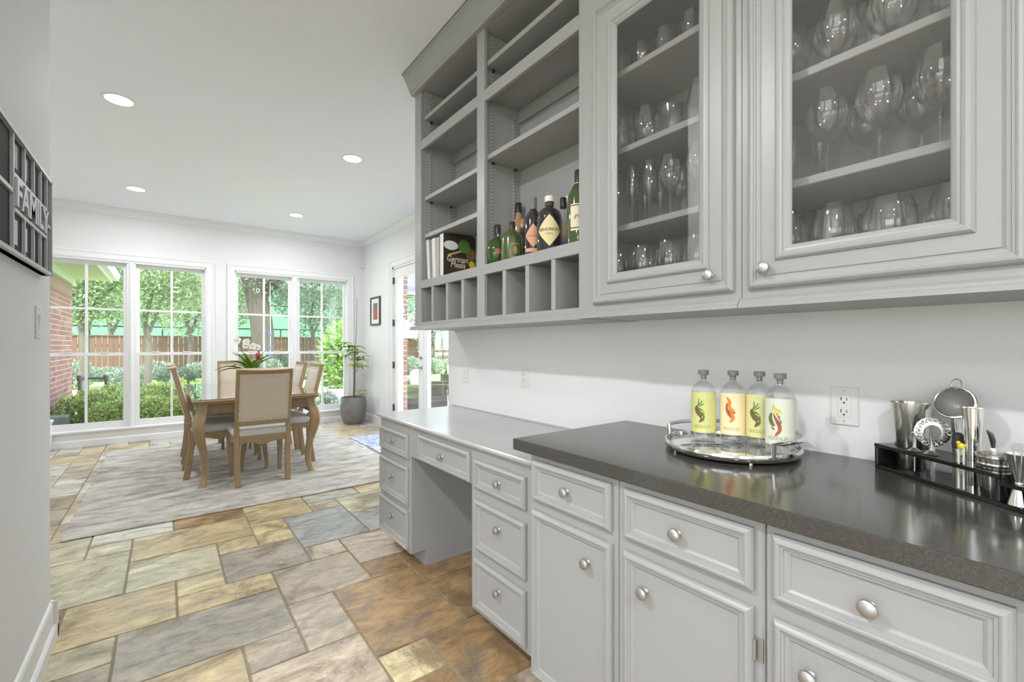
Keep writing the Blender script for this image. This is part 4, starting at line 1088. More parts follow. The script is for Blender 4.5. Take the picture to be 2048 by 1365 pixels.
# ------------------------------------------------------------------ tray of bottles on the worktop
CT = .914
TC = (1.412, .705)
tr = thing('serving_tray', 'round mirrored chrome tray with two curved handles', 'tray', (*TC, CT))
TR = .195
m = MB(); m.lathe([(0, .008), (TR-.012, .008), (TR-.004, .008), (TR, .012), (TR+.002, .022), (TR-.001, .03), (TR-.006, .03), (TR-.008, .016), (0, .016)], 56, T(*TC, CT)); m.build('rim', 'chrome', tr, smooth=True)
pm('mirror', (.86, .86, .85), .015, 1., var=.005)
m = MB(); m.lathe([(0, .0175), (TR-.009, .0175), (TR-.009, .016), (0, .016)], 56, T(*TC, CT)); m.build('mirror_plate', 'mirror', tr)
for k in range(4):
    a = PI/4+k*PI/2; m = MB(); m.lathe([(0, 0), (.007, 0), (.007, .009), (0, .009)], 10, T(TC[0]+(TR-.03)*math.cos(a), TC[1]+(TR-.03)*math.sin(a), CT)); m.build('foot', 'chrome', tr)
for a0, hs_ in ((R(58), .75), (R(-80), .7)):
    pts = [(TC[0]+(TR-.002)*math.cos(a0-hs_), TC[1]+(TR-.002)*math.sin(a0-hs_), CT+.02)]
    for k in range(15):
        a = a0-hs_+2*hs_*k/14; pts.append((TC[0]+(TR+.002)*math.cos(a), TC[1]+(TR+.002)*math.sin(a), CT+.062))
    pts.append((TC[0]+(TR-.002)*math.cos(a0+hs_), TC[1]+(TR-.002)*math.sin(a0+hs_), CT+.02))
    m = MB(); m.tube(pts, .0065, 10); m.build('handle', 'chrome', tr, smooth=True)

def wrap(vs, fc, radius, face, center, z0):
    """bend flat (x,y) artwork onto an upright cylinder; face = azimuth it looks to"""
    out = []
    for v in vs:
        a = face+v[0]/radius; rr_ = radius+v[2]
        out.append((center[0]+rr_*math.cos(a), center[1]+rr_*math.sin(a), z0+v[1]))
    return out, fc
def poly_strip(points, widths, out=.0):
    """flat ribbon in (x,y) along points"""
    vs = []; fc = []
    for i, (x, y) in enumerate(points):
        x2, y2 = points[min(i+1, len(points)-1)]; x1, y1 = points[max(i-1, 0)]
        dx, dy = x2-x1, y2-y1; l_ = math.hypot(dx, dy) or 1
        nx, ny = -dy/l_*widths[i], dx/l_*widths[i]
        vs += [(x+nx, y+ny, out), (x-nx, y-ny, out)]
        if i: fc.append((2*i-2, 2*i-1, 2*i+1, 2*i))
    return vs, fc
def spline(pts, n=8):
    out = []
    for i in range(len(pts)-1):
        p0, p1, p2, p3 = pts[max(i-1, 0)], pts[i], pts[i+1], pts[min(i+2, len(pts)-1)]
        for k in range(n):
            t_ = k/n
            out.append(tuple(.5*((2*b_)+(-a+c_)*t_+(2*a-5*b_+4*c_-d)*t_**2+(-a+3*b_-3*c_+d)*t_**3) for a, b_, c_, d in zip(p0, p1, p2, p3)))
    out.append(tuple(pts[-1])); return out
BZ = CT+.0175
def spirit_bottle(px, py, label, lab_mat, arts, ink, txt_shift=0.):
    p = on_z(px, py, BZ); c = (p.x, p.y)
    t = thing('spirit_bottle', label, 'bottle', (p.x, p.y, BZ), group='spirit bottles on the tray')
    r = .038; h = .232
    prof = [(0, .004), (r-.012, .002), (r-.004, .004), (r, .010), (r, .164), (r-.002, .174), (r-.008, .184), (r-.018, .192), (.0145, .196), (.0125, .199), (.0125, .213), (.0140, .214), (.0140, .217), (.010, .217)]
    m = MB(); m.lathe(prof, 32, T(*c, BZ)); m.build('glass_body', 'bottle_clear', t, smooth=True)
    m = MB(); m.lathe([(0, .010), (r-.005, .010), (r-.005, .160), (0, .160)], 24, T(*c, BZ)); m.build('liquid', 'bottle_clear', t, smooth=True)
    m = MB(); m.lathe([(0, .217), (.0165, .217), (.0165, .230), (.015, .232), (0, .232)], 24, T(*c, BZ)); m.lathe([(0, .201), (.008, .201), (.009, .218), (0, .218)], 12, T(*c, BZ)); m.build('stopper', 'grey_cap', t, smooth=True)
    rl = r+.0006
    m = MB(); n = 30; vs = []; fc = []
    face = math.atan2(-c[1], -c[0])
    a0, a1 = face-2.2, face+1.75
    for k in range(n+1):
        a = a0+(a1-a0)*k/n; vs += [(c[0]+rl*math.cos(a), c[1]+rl*math.sin(a), BZ+.028), (c[0]+rl*math.cos(a), c[1]+rl*math.sin(a), BZ+.161)]
        if k: fc.append((2*k-2, 2*k-1, 2*k+1, 2*k))
    m.add(vs, fc); lo = m.build('label', lab_mat, t, smooth=True)
    sh = -.012+txt_shift
    for mat_, pts, wd in arts:
        P = spline(pts); W_ = [wd*(math.sin(PI*min(1, max(0, (i+.6)/(len(P)+.2))))**.7) for i in range(len(P))]
        vs, fc = poly_strip(P, W_)
        v2, f2 = wrap([(x*.9+sh, y*1.06, .0006) for x, y, z in vs], fc, rl, face, c, BZ); mm = MB(); mm.add(v2, f2); mm.build('artwork', mat_, lo, keep=True)
    vs, fc = text_geo('SEEDLIP', .0135, 0, 0., 'CENTER')
    v2, f2 = wrap([(v[0]*1.15-.006, v[1], .0006) for v in vs], fc, rl, face, c, BZ+.043); mm = MB(); mm.add(v2, f2); mm.build('lettering', ink, lo, keep=True)
    v2, f2 = wrap([(-.03, 0, .0005), (.012, 0, .0005), (.012, .0012, .0005), (-.03, .0012, .0005)], [(0, 1, 2, 3)], rl, face, c, BZ+.037); mm = MB(); mm.add(v2, f2); mm.build('rule_line', ink, lo, keep=True)
    return t
pea = [('art_olive', [(-.008, .110), (-.012, .100), (-.004, .088), (.008, .078), (.008, .068), (-.002, .058)], .009), ('art_green', [(-.006, .104), (.006, .095), (.012, .086), (.012, .078)], .005),
       ('art_green', [(-.008, .108), (-.003, .120), (-.004, .132)], .002), ('art_green', [(-.008, .108), (.004, .118), (.010, .128)], .002), ('art_green', [(-.006, .106), (.009, .113), (.014, .118)], .0018), ('art_yellow', [(.000, .096), (.010, .092), (.014, .088)], .002)]
fox = [('art_orange', [(-.008, .140), (.002, .126), (-.004, .108), (.0, .094), (.010, .084), (.012, .074), (.002, .064)], .009), ('art_rust', [(-.008, .122), (-.006, .104), (.002, .088), (.010, .078)], .004), ('art_orange', [(.002, .112), (.014, .102), (.020, .094)], .003), ('art_rust', [(.002, .104), (.014, .094), (.021, .093)], .002)]
dragon = [('art_rust', [(-.006, .112), (.000, .100), (.006, .090), (.012, .078), (.012, .066), (.004, .056), (.000, .050)], .0055), ('art_green', [(-.014, .112), (-.016, .098), (-.012, .086), (-.004, .076)], .006), ('art_yellow', [(-.008, .130), (.002, .124), (.012, .117), (.018, .112)], .0045), ('art_yellow', [(-.010, .118), (-.006, .128), (-.003, .136)], .003), ('art_olive', [(.010, .098), (.016, .090), (.014, .084)], .002), ('art_rust', [(-.012, .074), (-.006, .070), (-.001, .068)], .0025), ('art_olive', [(-.010, .116), (-.012, .100), (-.008, .088), (.000, .078)], .003), ('art_green', [(.004, .112), (.010, .104), (.012, .098)], .003), ('art_yellow', [(-.004, .118), (.004, .112), (.010, .106)], .003), ('art_olive', [(.004, .092), (.010, .084), (.013, .076)], .0022)]
# artwork x runs with the azimuth, so mirror it to read from the room
def flip(a): return [(m_, [(-x, y) for x, y in p], w_) for m_, p, w_ in a]
spirit_bottle(1407, 879, 'clear bottle with a lime green label, standing apart at the tray edge', 'label_lime', pea, 'lettering_lime')
spirit_bottle(1466, 884, 'clear bottle with a peach label and an orange swirl', 'label_peach', fox, 'lettering_tan')
spirit_bottle(1519, 890, 'clear bottle with a pale yellow-green label between the peach and white ones', 'label_lime_light', pea, 'lettering_lime')
spirit_bottle(1560, 906, 'clear bottle with a pale grey-white label, the one by the tray handle', 'label_pale', dragon, 'lettering_grey')
# ------------------------------------------------------------------ bar tool caddy, standing askew against the wall
FL = Vector((1.529, .368, CT)); ang = math.atan2(-.282, -.197)     # long edge direction
KM = T(FL.x, FL.y, CT) @ RZ(ang)                                    # local x along the front edge, local y towards the wall
KL, KD, KH = .44, .100, .066
# local +y must point to the wall (to +x): turn if needed
if (KM.to_3x3() @ Vector((0, 1, 0))).x < 0: KM = KM @ Matrix.Scale(-1, 4, (0, 1, 0))
cd = thing('bar_tool_caddy', 'black two-tier acrylic caddy of bar tools on the dark worktop', 'caddy', tuple(FL))
def kbox(nm, *bx, bev=.002):
    m = MB(); m.box(*bx, KM); return m.build(nm, 'black_acrylic', cd, bevel=bev)
KI = KM.inverted()
def plate_with_holes(nm, x0, x1, y0, y1, z0, z1, holes):
    """flat plate in caddy space with round holes (x, y, r) cut through it"""
    bm = bmesh.new()
    def loop(pts):
        vs = [bm.verts.new((x, y, z0)) for x, y in pts]
        return [bm.edges.new((vs[i], vs[(i+1) % len(vs)])) for i in range(len(vs))]
    es = loop([(x0, y0), (x1, y0), (x1, y1), (x0, y1)])
    for hx, hy, hr in holes: es += loop([(hx+hr*math.cos(2*PI*k/24), hy+hr*math.sin(2*PI*k/24)) for k in range(24)])
    bmesh.ops.triangle_fill(bm, use_beauty=True, use_dissolve=False, edges=es)
    ext = bmesh.ops.extrude_face_region(bm, geom=bm.faces[:])
    bmesh.ops.translate(bm, verts=[v for v in ext['geom'] if isinstance(v, bmesh.types.BMVert)], vec=(0, 0, z1-z0))
    bm.verts.index_update()
    m = MB(); m.add([tuple(v.co) for v in bm.verts], [tuple(v.index for v in f.verts) for f in bm.faces], KM); bm.free()
    return m.build(nm, 'black_acrylic', cd)
KX = .292                                                            # where the step between the two tiers stands
kbox('base_plate', 0, KL, 0, KD, 0, .009); kbox('end_wall', 0, .009, 0, KD, .009, KH-.009)
kbox('divider_wall', KX, KX+.009, .0, KD, .009, KH-.009); kbox('end_wall', KL-.009, KL, 0, KD, .009, KH-.022)
SH, CUP_, PK, MUD, TJ, CK = (.046, .060), (.261, .037), (.213, .015), (.148, .078), (.186, .073), (.226, .076)
P1, P2, COIL, MSH = (.098, .018), (.133, .026), (.117, .045), (.124, .096)
J1_, J2_ = (.3205, .019), (.345, .070)
UP = [(*SH, .0345), (*CUP_, .0280), (*PK, .0090), (*MUD, .0075), (*TJ, .0160), (*CK, .0100), (*P1, .0030), (*P2, .0030), (.119, .0455, .0065), (.128, .0905, .0060)]
plate_with_holes('top_plate', 0, KX+.009, 0, KD, KH-.009, KH, UP)
plate_with_holes('top_plate', KX+.009, KL, 0, KD, KH-.022, KH-.013, [(*J1_, .0130), (*J2_, .0135)])
def kp(x, y, z=0): return KM @ Vector((x, y, z))
def tool(name, label, cat, loc, group=None): return thing(name, label, cat, tuple(loc), 0, group)
def lathe_tool(name, label, cat, prof, loc, mat='steel', part='body', seg=28, rot=None, thin=True):
    t = tool(name, label, cat, loc)
    M = T(*loc) @ (rot or Matrix.Identity(4))
    m = MB(); m.lathe(prof, seg, M); m.build(part, mat, t, smooth=True); return t, M
def cup(r0, r1, h, w=.0012): return [(0, 0), (r0-.002, 0), (r0, .003), (r1, h), (r1+.0012, h+.001), (r1-w, h), (r0-w, .004), (0, .004)]
p = kp(*SH, .009)
t, M = lathe_tool('shaker_tin', 'tall tapered steel shaker tin at the wall end of the caddy', 'shaker', cup(.029, .0425, .172), p)
m = MB(); m.tube([(p.x+.0425*math.cos(k*.2618), p.y+.0425*math.sin(k*.2618), p.z+.172) for k in range(24)], .0013, 6, closed=True); m.build('rim', 'steel', t, smooth=True)
# two bottle stoppers / pourers standing in holes of the upper tier
for kk, lb in ((P1, 'steel pourer in the caddy beside the tall shaker tin'), (P2, 'steel pourer in the caddy beside the coil strainer')):
    p = kp(*kk, KH)
    t = tool('bottle_pourer', lb, 'pourer', p)
    m = MB(); m.lathe([(0, 0), (.013, 0), (.014, .002), (.010, .005), (.004, .010), (.0032, .012)], 16, T(*p)); m.build('collar', 'steel', t, smooth=True)
    m = MB(); m.tube([p+Vector((0, 0, .01)), p+Vector((.001, 0, .03)), p+Vector((-.002, .002, .048))], [.0042, .0036, .003], 8); m.build('spout', 'steel', t, smooth=True)
    m = MB(); m.tube([p+Vector((0, 0, -.050)), p], .0016, 6); m.build('breather_tube', 'steel', t)
# coil strainer
cen = kp(*COIL, .118); p = kp(*COIL, KH)
t = tool('coil_strainer', 'round cocktail strainer with a spring coil, standing on edge in the caddy', 'strainer', p)
Fm = T(*cen) @ RZ(math.atan2(-cen.y, -cen.x)+.35) @ RY(PI/2-.05)
m = MB(); m.lathe([(.017, 0), (.034, 0), (.036, .001), (.034, .002), (.017, .002)], 30, Fm); m.build('plate', 'steel', t, smooth=True)
m = MB(); m.tube([Fm @ Vector(((.030+.0045*math.cos(k*1.1))*math.cos(k*.06), (.030+.0045*math.cos(k*1.1))*math.sin(k*.06), .006+.0045*math.sin(k*1.1))) for k in range(105)], .0009, 5); m.build('spring_coil', 'chrome', t, smooth=True)
m = MB(); m.tube([Fm @ Vector((.030, 0, -.001)), kp(.119, .0455, KH+.008), kp(.119, .0455, .009)], .0042, 8); m.build('handle', 'steel', t, smooth=True)
# fine mesh strainer
cen = kp(*MSH, .190)
t = tool('mesh_strainer', 'conical fine mesh strainer with a wire loop, standing at the back of the caddy', 'strainer', tuple(kp(.128, .0905, .009)))
Fm = T(*cen) @ RZ(math.atan2(-cen.y, -cen.x)-.25) @ RY(PI/2-.35)
pm('steel_mesh', (.36, .355, .34), .5, .7, var=.3, scale=700)
m = MB(); m.lathe([(.036, .004), (.030, -.012), (.018, -.028), (.004, -.038), (0, -.039)], 28, Fm); m.build('mesh_cone', 'steel_mesh', t, smooth=True)
m = MB(); m.tube([Fm @ Vector((.038*math.cos(k*.2244), .038*math.sin(k*.2244), .004)) for k in range(28)], .0032, 8, closed=True); m.build('rim', 'steel', t, smooth=True)
m = MB(); m.tube([Fm @ Vector((-.040, -.010, .004)), Fm @ Vector((-.056, -.008, .006)), Fm @ Vector((-.060, 0, .007)), Fm @ Vector((-.056, .008, .006)), Fm @ Vector((-.040, .010, .004))], .0012, 6); m.build('wire_loop', 'steel', t, smooth=True)
m = MB(); m.tube([Fm @ Vector((.038, 0, .003)), kp(.128, .0905, KH+.04), kp(.128, .0905, .009)], .004, 8); m.build('handle', 'steel', t, smooth=True)
# muddler with black head, tall jigger, channel knife, cups
p = kp(*MUD, .039)
t = tool('muddler', 'slim muddler with a black rubber head in the caddy', 'muddler', p)
m = MB(); m.lathe([(0, -.03), (.006, -.03), (.006, .048), (0, .048)], 12, T(*p)); m.build('shaft', 'steel', t, smooth=True)
m = MB(); m.lathe([(0, .045), (.010, .045), (.0115, .055), (.0105, .078), (.006, .083), (0, .084)], 14, T(*p)); m.build('head', 'rubber', t, smooth=True)
p = kp(*TJ, .009)
t, M = lathe_tool('tall_jigger', 'tall flared polished jigger rising from the middle of the caddy', 'jigger', [(0, 0), (.0140, 0), (.0145, .003), (.0138, .07), (.0160, .128), (.0195, .178), (.0187, .178), (.0150, .128), (0, .085)], p, 'chrome')
p = kp(*CK, .009)
t = tool('channel_knife', 'small channel knife with a hooked blade between the jiggers', 'knife', p)
m = MB(); m.lathe([(0, 0), (.008, 0), (.0085, .088), (.006, .094), (0, .095)], 14, T(*p)); m.build('handle', 'steel', t, smooth=True)
m = MB(); m.tube([p+Vector((0, 0, .092)), p+Vector((.001, .001, .110)), p+Vector((-.002, .004, .124)), p+Vector((-.006, .010, .133))], [.003, .0055, .005, .001], 6); m.build('blade', 'dark_metal', t, smooth=True)
p = kp(*CUP_, .009)
t, M = lathe_tool('measuring_cup', 'wide steel measuring cup at the front of the caddy', 'cup', cup(.021, .028, .088), p)
m = MB(); m.lathe([(.0276, .081), (.030, .083), (.030, .087), (.0284, .089)], 28, T(*p)); m.lathe([(.0261, .064), (.0272, .066), (.0275, .069), (.0266, .071)], 28, T(*p)); m.build('rim', 'steel', t, smooth=True)
p = kp(*J1_, .009)
t, M = lathe_tool('double_jigger', 'hourglass double jigger at the kitchen end of the caddy', 'jigger', [(0, .002), (.017, 0), (.0175, .001), (.007, .046), (.007, .049), (.0215, .104), (.0205, .104), (.006, .052), (0, .05)], p, 'chrome')
p = kp(*J2_, .009)
lathe_tool('double_jigger', 'hourglass double jigger behind its twin at the kitchen end of the caddy', 'jigger', [(0, .002), (.017, 0), (.0175, .001), (.007, .046), (.007, .049), (.0215, .108), (.0205, .108), (.006, .052), (0, .05)], p, 'chrome')
p = kp(*PK, .009)
t = tool('cocktail_picks', 'pair of cocktail picks with a yellow bird top', 'picks', p)
for dx in (-.0045, .0045):
    m = MB(); m.tube([p+Vector((dx*.6, dx, 0)), p+Vector((dx*.6, dx, .092))], .0019, 6); m.build('pick', 'label_pale', t)
m = MB(); m.lathe([(0, 0), (.006, .003), (.0075, .008), (.005, .013), (0, .015)], 12, T(p.x, p.y, p.z+.088)); m.lathe([(0, 0), (.004, .002), (.004, .006), (0, .009)], 10, T(p.x-.003, p.y+.004, p.z+.099)); m.tube([p+Vector((.002, -.002, .097)), p+Vector((.006, -.01, .100))], [.003, .001], 6); m.build('bird_top', 'yellow', t, smooth=True)

# ------------------------------------------------------------------ liquor bottles on the open shelf
SZ = 1.662
def face_of(c): return math.atan2(-c[1], -c[0])
def label_patch(parent, c, r, z0, z1, half, mat, n=14, shape=None, face=None, name='label', lift=.0008):
    """label patch wrapped on a bottle of radius r; shape(u)->(lo,hi) trims it"""
    face = face_of(c) if face is None else face
    vs = []; fc = []
    for k in range(n+1):
        u = -1+2*k/n; a = face+u*half
        lo, hi = (z0, z1) if shape is None else shape(u)
        vs += [(c[0]+(r+lift)*math.cos(a), c[1]+(r+lift)*math.sin(a), lo), (c[0]+(r+lift)*math.cos(a), c[1]+(r+lift)*math.sin(a), hi)]
        if k: fc.append((2*k-2, 2*k-1, 2*k+1, 2*k))
    m = MB(); m.add(vs, fc); return m.build(name, mat, parent, keep=True)
def liquor(label, x, y, prof, mat, cap_mat, cap=(.015, .04), sx=1., sy=1., neck=None):
    t = thing('liquor_bottle', label, 'bottle', (x, y, SZ), group='liquor bottles on the open shelf')
    m = MB(); m.lathe(prof, 28, T(x, y, SZ), sx, sy); m.build('glass_body', mat, t, smooth=True)
    zt = prof[-1][1]; m = MB(); m.lathe([(0, zt-.004), (cap[0], zt-.004), (cap[0], zt+cap[1]-.003), (cap[0]-.002, zt+cap[1]), (0, zt+cap[1])], 18, T(x, y, SZ)); m.build('cap', cap_mat, t, smooth=True)
    return t
def bprof(r, hs, hn, rn, sh=.05, lip=.002):
    """straight bottle: shoulder at hs, neck top at hn"""
    return [(0, .003), (r-.006, 0), (r, .006), (r, hs-sh*.35), (r*.93, hs-sh*.1), (r*.72, hs+sh*.25), (rn*1.5, hs+sh*.5), (rn, hs+sh*.75), (rn, hn)]
t = liquor('squat round green flask at the end of the bottle row, by the mid stile', 1.365, 1.895, [(0, .002), (.035, 0), (.052, .018), (.060, .055), (.058, .09), (.044, .122), (.024, .138), (.0145, .144), (.0145, .165)], 'bottle_green', 'black_cap', (.0165, .045))
label_patch(t, (1.365, 1.895), .060, SZ+.05, SZ+.075, .22, 'art_rust')
t = liquor('olive green bottle with a small gold framed label', 1.370, 1.778, bprof(.056, .13, .165, .0155, .05), 'bottle_olive', 'black_cap', (.0155, .035))
lo = label_patch(t, (1.370, 1.778), .056, SZ+.015, SZ+.085, .42, 'ink_gold', face=face_of((1.370, 1.778))+.25); label_patch(t, (1.370, 1.778), .056, SZ+.021, SZ+.079, .36, 'bottle_olive', face=face_of((1.370, 1.778))+.25, name='label_field', lift=.0014); label_patch(t, (1.370, 1.778), .056, SZ+.027, SZ+.070, .20, 'ink_gold', face=face_of((1.370, 1.778))+.28, name='emblem', lift=.002, shape=lambda u: (SZ+.05-.020*math.sqrt(max(0, 1-u*u)), SZ+.05+.020*math.sqrt(max(0, 1-u*u))))
t = liquor('clear bottle of amber spirit at the back of the row, with a tall black cap', 1.512, 1.905, bprof(.038, .235, .305, .014, .06), 'bottle_amber', 'black_cap', (.0175, .05))
t = liquor('brown bottle with a gold bordered label, tucked behind the diamond labels', 1.467, 1.815, bprof(.040, .145, .20, .013, .05), 'bottle_brown', 'bottle_amber', (.0135, .04))
label_patch(t, (1.467, 1.815), .042, SZ+.01, SZ+.09, .5, 'ink_gold', face=face_of((1.467, 1.815))+.5); label_patch(t, (1.467, 1.815), .042, SZ+.016, SZ+.084, .40, 'bottle_olive', face=face_of((1.467, 1.815))+.5, name='label_field', lift=.0014)
def diamond(zc, hh): return lambda u: (zc-hh*(1-abs(u))**.85, zc+hh*(1-abs(u))**.85)
c = (1.385, 1.632)
t = liquor('dark bottle with an orange diamond label', *c, bprof(.043, .195, .235, .015, .05), 'bottle_black', 'grey_cap', (.0165, .052))
lo = label_patch(t, c, .043, 0, 0, .95, 'label_orange', 20, diamond(SZ+.098, .056))
label_patch(t, c, .043, SZ+.022, SZ+.040, 1.0, 'label_orange', name='label_band')
v2, f2 = wrap([(v[0], v[1], .0016) for v in text_geo('HENDRICK\'S', .0115, 0, 0, 'CENTER')[0]], text_geo('HENDRICK\'S', .0115, 0, 0, 'CENTER')[1], .043, face_of(c), c, SZ+.092); mm = MB(); mm.add(v2, f2); mm.build('lettering', 'art_rust', lo, keep=True)
c = (1.372, 1.505)
t = liquor('stout dark bottle with a large cream diamond label', *c, [(0, .003), (.050, 0), (.057, .008), (.057, .15), (.056, .165), (.048, .185), (.034, .198), (.02, .206), (.0185, .212), (.0185, .235)], 'bottle_black', 'white_cap', (.0215, .022))
m = MB(); m.lathe([(.0195, .212), (.0195, .23)], 16, T(*c, SZ)); m.build('collar', 'cork', t)
lo = label_patch(t, c, .057, 0, 0, .98, 'label_cream', 20, diamond(SZ+.092, .07))
g_, h_ = text_geo('HENDRICK\'S', .0185, 0, .0002, 'CENTER')
v2, f2 = wrap([(v[0], v[1], .0016) for v in g_], h_, .057, face_of(c), c, SZ+.089); mm = MB(); mm.add(v2, f2); mm.build('lettering', 'ink_dark', lo, keep=True)
g_, h_ = text_geo('GIN', .0105, 0, 0., 'CENTER')
v2, f2 = wrap([(v[0]*1.6, v[1], .0016) for v in g_], h_, .057, face_of(c), c, SZ+.073); mm = MB(); mm.add(v2, f2); mm.build('lettering', 'ink_dark', lo, keep=True)
c = (1.462, 1.508)
t = liquor('slim bottle with a cream to violet label and a black top', *c, bprof(.028, .175, .225, .013, .05), 'bottle_clear', 'black_cap', (.0155, .045))
label_patch(t, c, .028, SZ+.01, SZ+.155, 1.4, 'label_violet')
c = (1.524, 1.540)
t = liquor('clear bottle with a white stopper at the very back', *c, bprof(.026, .21, .27, .014, .05), 'bottle_clear', 'white_cap', (.018, .025))
c = (1.365, 1.318)
t = liquor('tall dark green bottle with a cream label, next to the right hand stile', *c, bprof(.046, .215, .255, .017, .06), 'bottle_forest', 'black_cap', (.0165, .06))
m = MB(); m.lathe([(.0185, .235), (.0185, .26)], 16, T(*c, SZ)); m.build('collar', 'white_cap', t)
lo = label_patch(t, c, .046, SZ+.055, SZ+.165, .95, 'cream', face=face_of(c)+.2)
for z in (.064, .156): label_patch(t, c, .046, SZ+z, SZ+z+.004, .95, 'ink_dark', face=face_of(c)+.2, lift=.0014, name='label_line')
g_, h_ = text_geo('gin', .024, 0, 0, 'CENTER', .3)
v2, f2 = wrap([(v[0], v[1], .0016) for v in g_], h_, .046, face_of(c)-.1, c, SZ+.108); mm = MB(); mm.add(v2, f2); mm.build('lettering', 'ink_dark', lo, keep=True)

# ------------------------------------------------------------------ cookbooks
def book(label, y0, y1, h, d, mats, lean=0., x0=1.325):
    t = thing('cookbook', label, 'book', (x0+d/2, (y0+y1)/2, SZ))
    M = T(0, y0, SZ) @ RX(lean) @ T(0, -y0, -SZ)
    w = y1-y0; c = .0035
    m = MB(); m.box(x0, x0+d, y0, y0+c, SZ, SZ+h, M); cv = m.build('front_cover', mats[1], t)
    m = MB(); m.box(x0, x0+d, y1-c, y1, SZ, SZ+h, M); m.build('back_cover', mats[1], t)
    m = MB(); m.box(x0, x0+c, y0+c, y1-c, SZ, SZ+h, M); m.build('spine', mats[0], t, bevel=.001)
    m = MB(); m.box(x0+c, x0+d-.004, y0+c, y1-c, SZ+.003, SZ+h-.003, M); m.build('pages', 'page_white', t)
    return t, cv
book('white spined cookbook leaning against the cabinet side', 2.565, 2.605, .262, .20, ('spine_white', 'spine_grey'), R(-5))
book('white spined cookbook between its leaning neighbours', 2.495, 2.535, .256, .21, ('spine_white', 'spine_white'), R(-3))
book('grey spined cookbook beside the German one', 2.452, 2.482, .252, .21, ('spine_grey', 'spine_grey'), R(-1))
bk, cv = book('German Meals cookbook with food photographs on a dark cover', 2.395, 2.445, .262, .225, ('spine_white', 'book_cover'))
yc = 2.395
def cover_text(s, x, z, size, mat, rot=0., k=1.):
    g_, h_ = text_geo(s, size, 0, .0006, 'LEFT', .12)
    M = T(x, yc-.0006, z) @ RY(rot)
    m = MB(); m.add([tuple(M @ Vector((v[0]*k, 0, v[1]))) for v in g_], h_); m.build('lettering', mat, cv, keep=True)
cover_text('German', 1.345, SZ+.098, .050, 'cream', 0., .92); cover_text('Meals', 1.372, SZ+.064, .050, 'cream', 0., .92)
m = MB(); m.lathe([(0, 0), (.022, 0), (.022, .0006), (0, .0006)], 20, T(1.525, yc, SZ+.092) @ RX(PI/2)); m.build('cover_seal', 'yellow', cv)
def dish(x, z, rx, rz, mat):
    m = MB(); m.lathe([(0, 0), (1, 0)], 22, T(x, yc-.0004-random.random()*.0003, z) @ RX(PI/2), rx, rz); m.build('cover_photo', mat, cv)
dish(1.375, SZ+.195, .05, .028, 'mat_board'); dish(1.38, SZ+.205, .035, .016, 'art_olive'); dish(1.47, SZ+.20, .042, .042, 'art_green'); dish(1.465, SZ+.205, .026, .026, 'label_gold'); dish(1.515, SZ+.155, .034, .040, 'art_olive'); dish(1.525, SZ+.15, .022, .026, 'art_rust')
m = MB(); m.box(1.35, 1.45, yc-.0007, yc, SZ+.145, SZ+.155, T(1.4, 0, SZ+.15) @ RY(-.35) @ T(-1.4, 0, -SZ-.15)); m.build('cover_photo', 'label_gold', cv)
# small cork stopper in a pigeonhole
p = Vector((1.36, 2.31, 1.397))
m = MB(); m.lathe([(0, 0), (.010, 0), (.011, .02), (.006, .024), (.006, .05), (.009, .052), (.009, .062), (0, .064)], 14, T(1.345, 2.345, 1.397)); o = m.build('bottle_stopper', 'black_cap', smooth=True)
tag(o, 'small dark stopper standing in a pigeonhole below the cookbooks', 'stopper')

# ------------------------------------------------------------------ glassware behind the cabinet doors
GL = {
 'tumbler': ('tumbler', [(0, .004), (.032, 0), (.034, .004), (.038, .085), (.0368, .085), (.033, .010), (0, .010)]),
 'stemless': ('stemless_glass', [(0, .003), (.022, 0), (.036, .016), (.043, .045), (.041, .075), (.034, .115), (.033, .115), (.040, .075), (.0418, .045), (.035, .018), (.02, .006), (0, .006)]),
 'flute': ('champagne_flute', [(0, .002), (.030, 0), (.031, .002), (.006, .006), (.0035, .02), (.0035, .075), (.012, .095), (.023, .14), (.024, .175), (.021, .225), (.0202, .225), (.023, .175), (.022, .14), (.010, .098), (0, .09)]),
 'wine': ('wine_glass', [(0, .002), (.034, 0), (.035, .002), (.007, .006), (.0038, .02), (.0038, .085), (.012, .094), (.030, .115), (.038, .145), (.037, .175), (.030, .215), (.0292, .215), (.036, .175), (.037, .145), (.029, .117), (.010, .098), (0, .094)]),
 'goblet': ('balloon_wine_glass', [(0, .002), (.037, 0), (.038, .002), (.007, .006), (.004, .02), (.004, .095), (.016, .103), (.038, .122), (.050, .155), (.049, .185), (.040, .225), (.0392, .225), (.048, .185), (.049, .155), (.037, .124), (.014, .107), (0, .103)]),
 'wide': ('stemless_glass', [(0, .003), (.028, 0), (.044, .016), (.052, .045), (.049, .080), (.040, .112), (.039, .112), (.048, .080), (.0508, .045), (.043, .018), (.026, .006), (0, .006)]),
 'snifter': ('brandy_snifter', [(0, .002), (.030, 0), (.031, .002), (.007, .006), (.006, .022), (.02, .030), (.046, .055), (.053, .09), (.048, .13), (.036, .165), (.0352, .165), (.047, .13), (.052, .09), (.045, .057), (.018, .033), (0, .030)]),
}
gproto = {}
def glass(kind, x, y, z, label, group, s=1.):
    nm, prof = GL[kind]
    if kind not in gproto:
        m = MB(); m.lathe(prof, 22); o = m.build(nm, 'drink_glass', smooth=True); gproto[kind] = o
    else:
        o = gproto[kind].copy(); COL.objects.link(o); o.name = nm
    o.location = (x, y, z); o.rotation_euler = (0, 0, random.random()*6); o.scale = (s, s, s)
    tag(o, label, 'glass', group); return o
def row(kind, z, spots, label, group, s=1.):
    for x, y in spots: glass(kind, x, y, z, label, group, s)
FX, BX = 1.392, 1.520
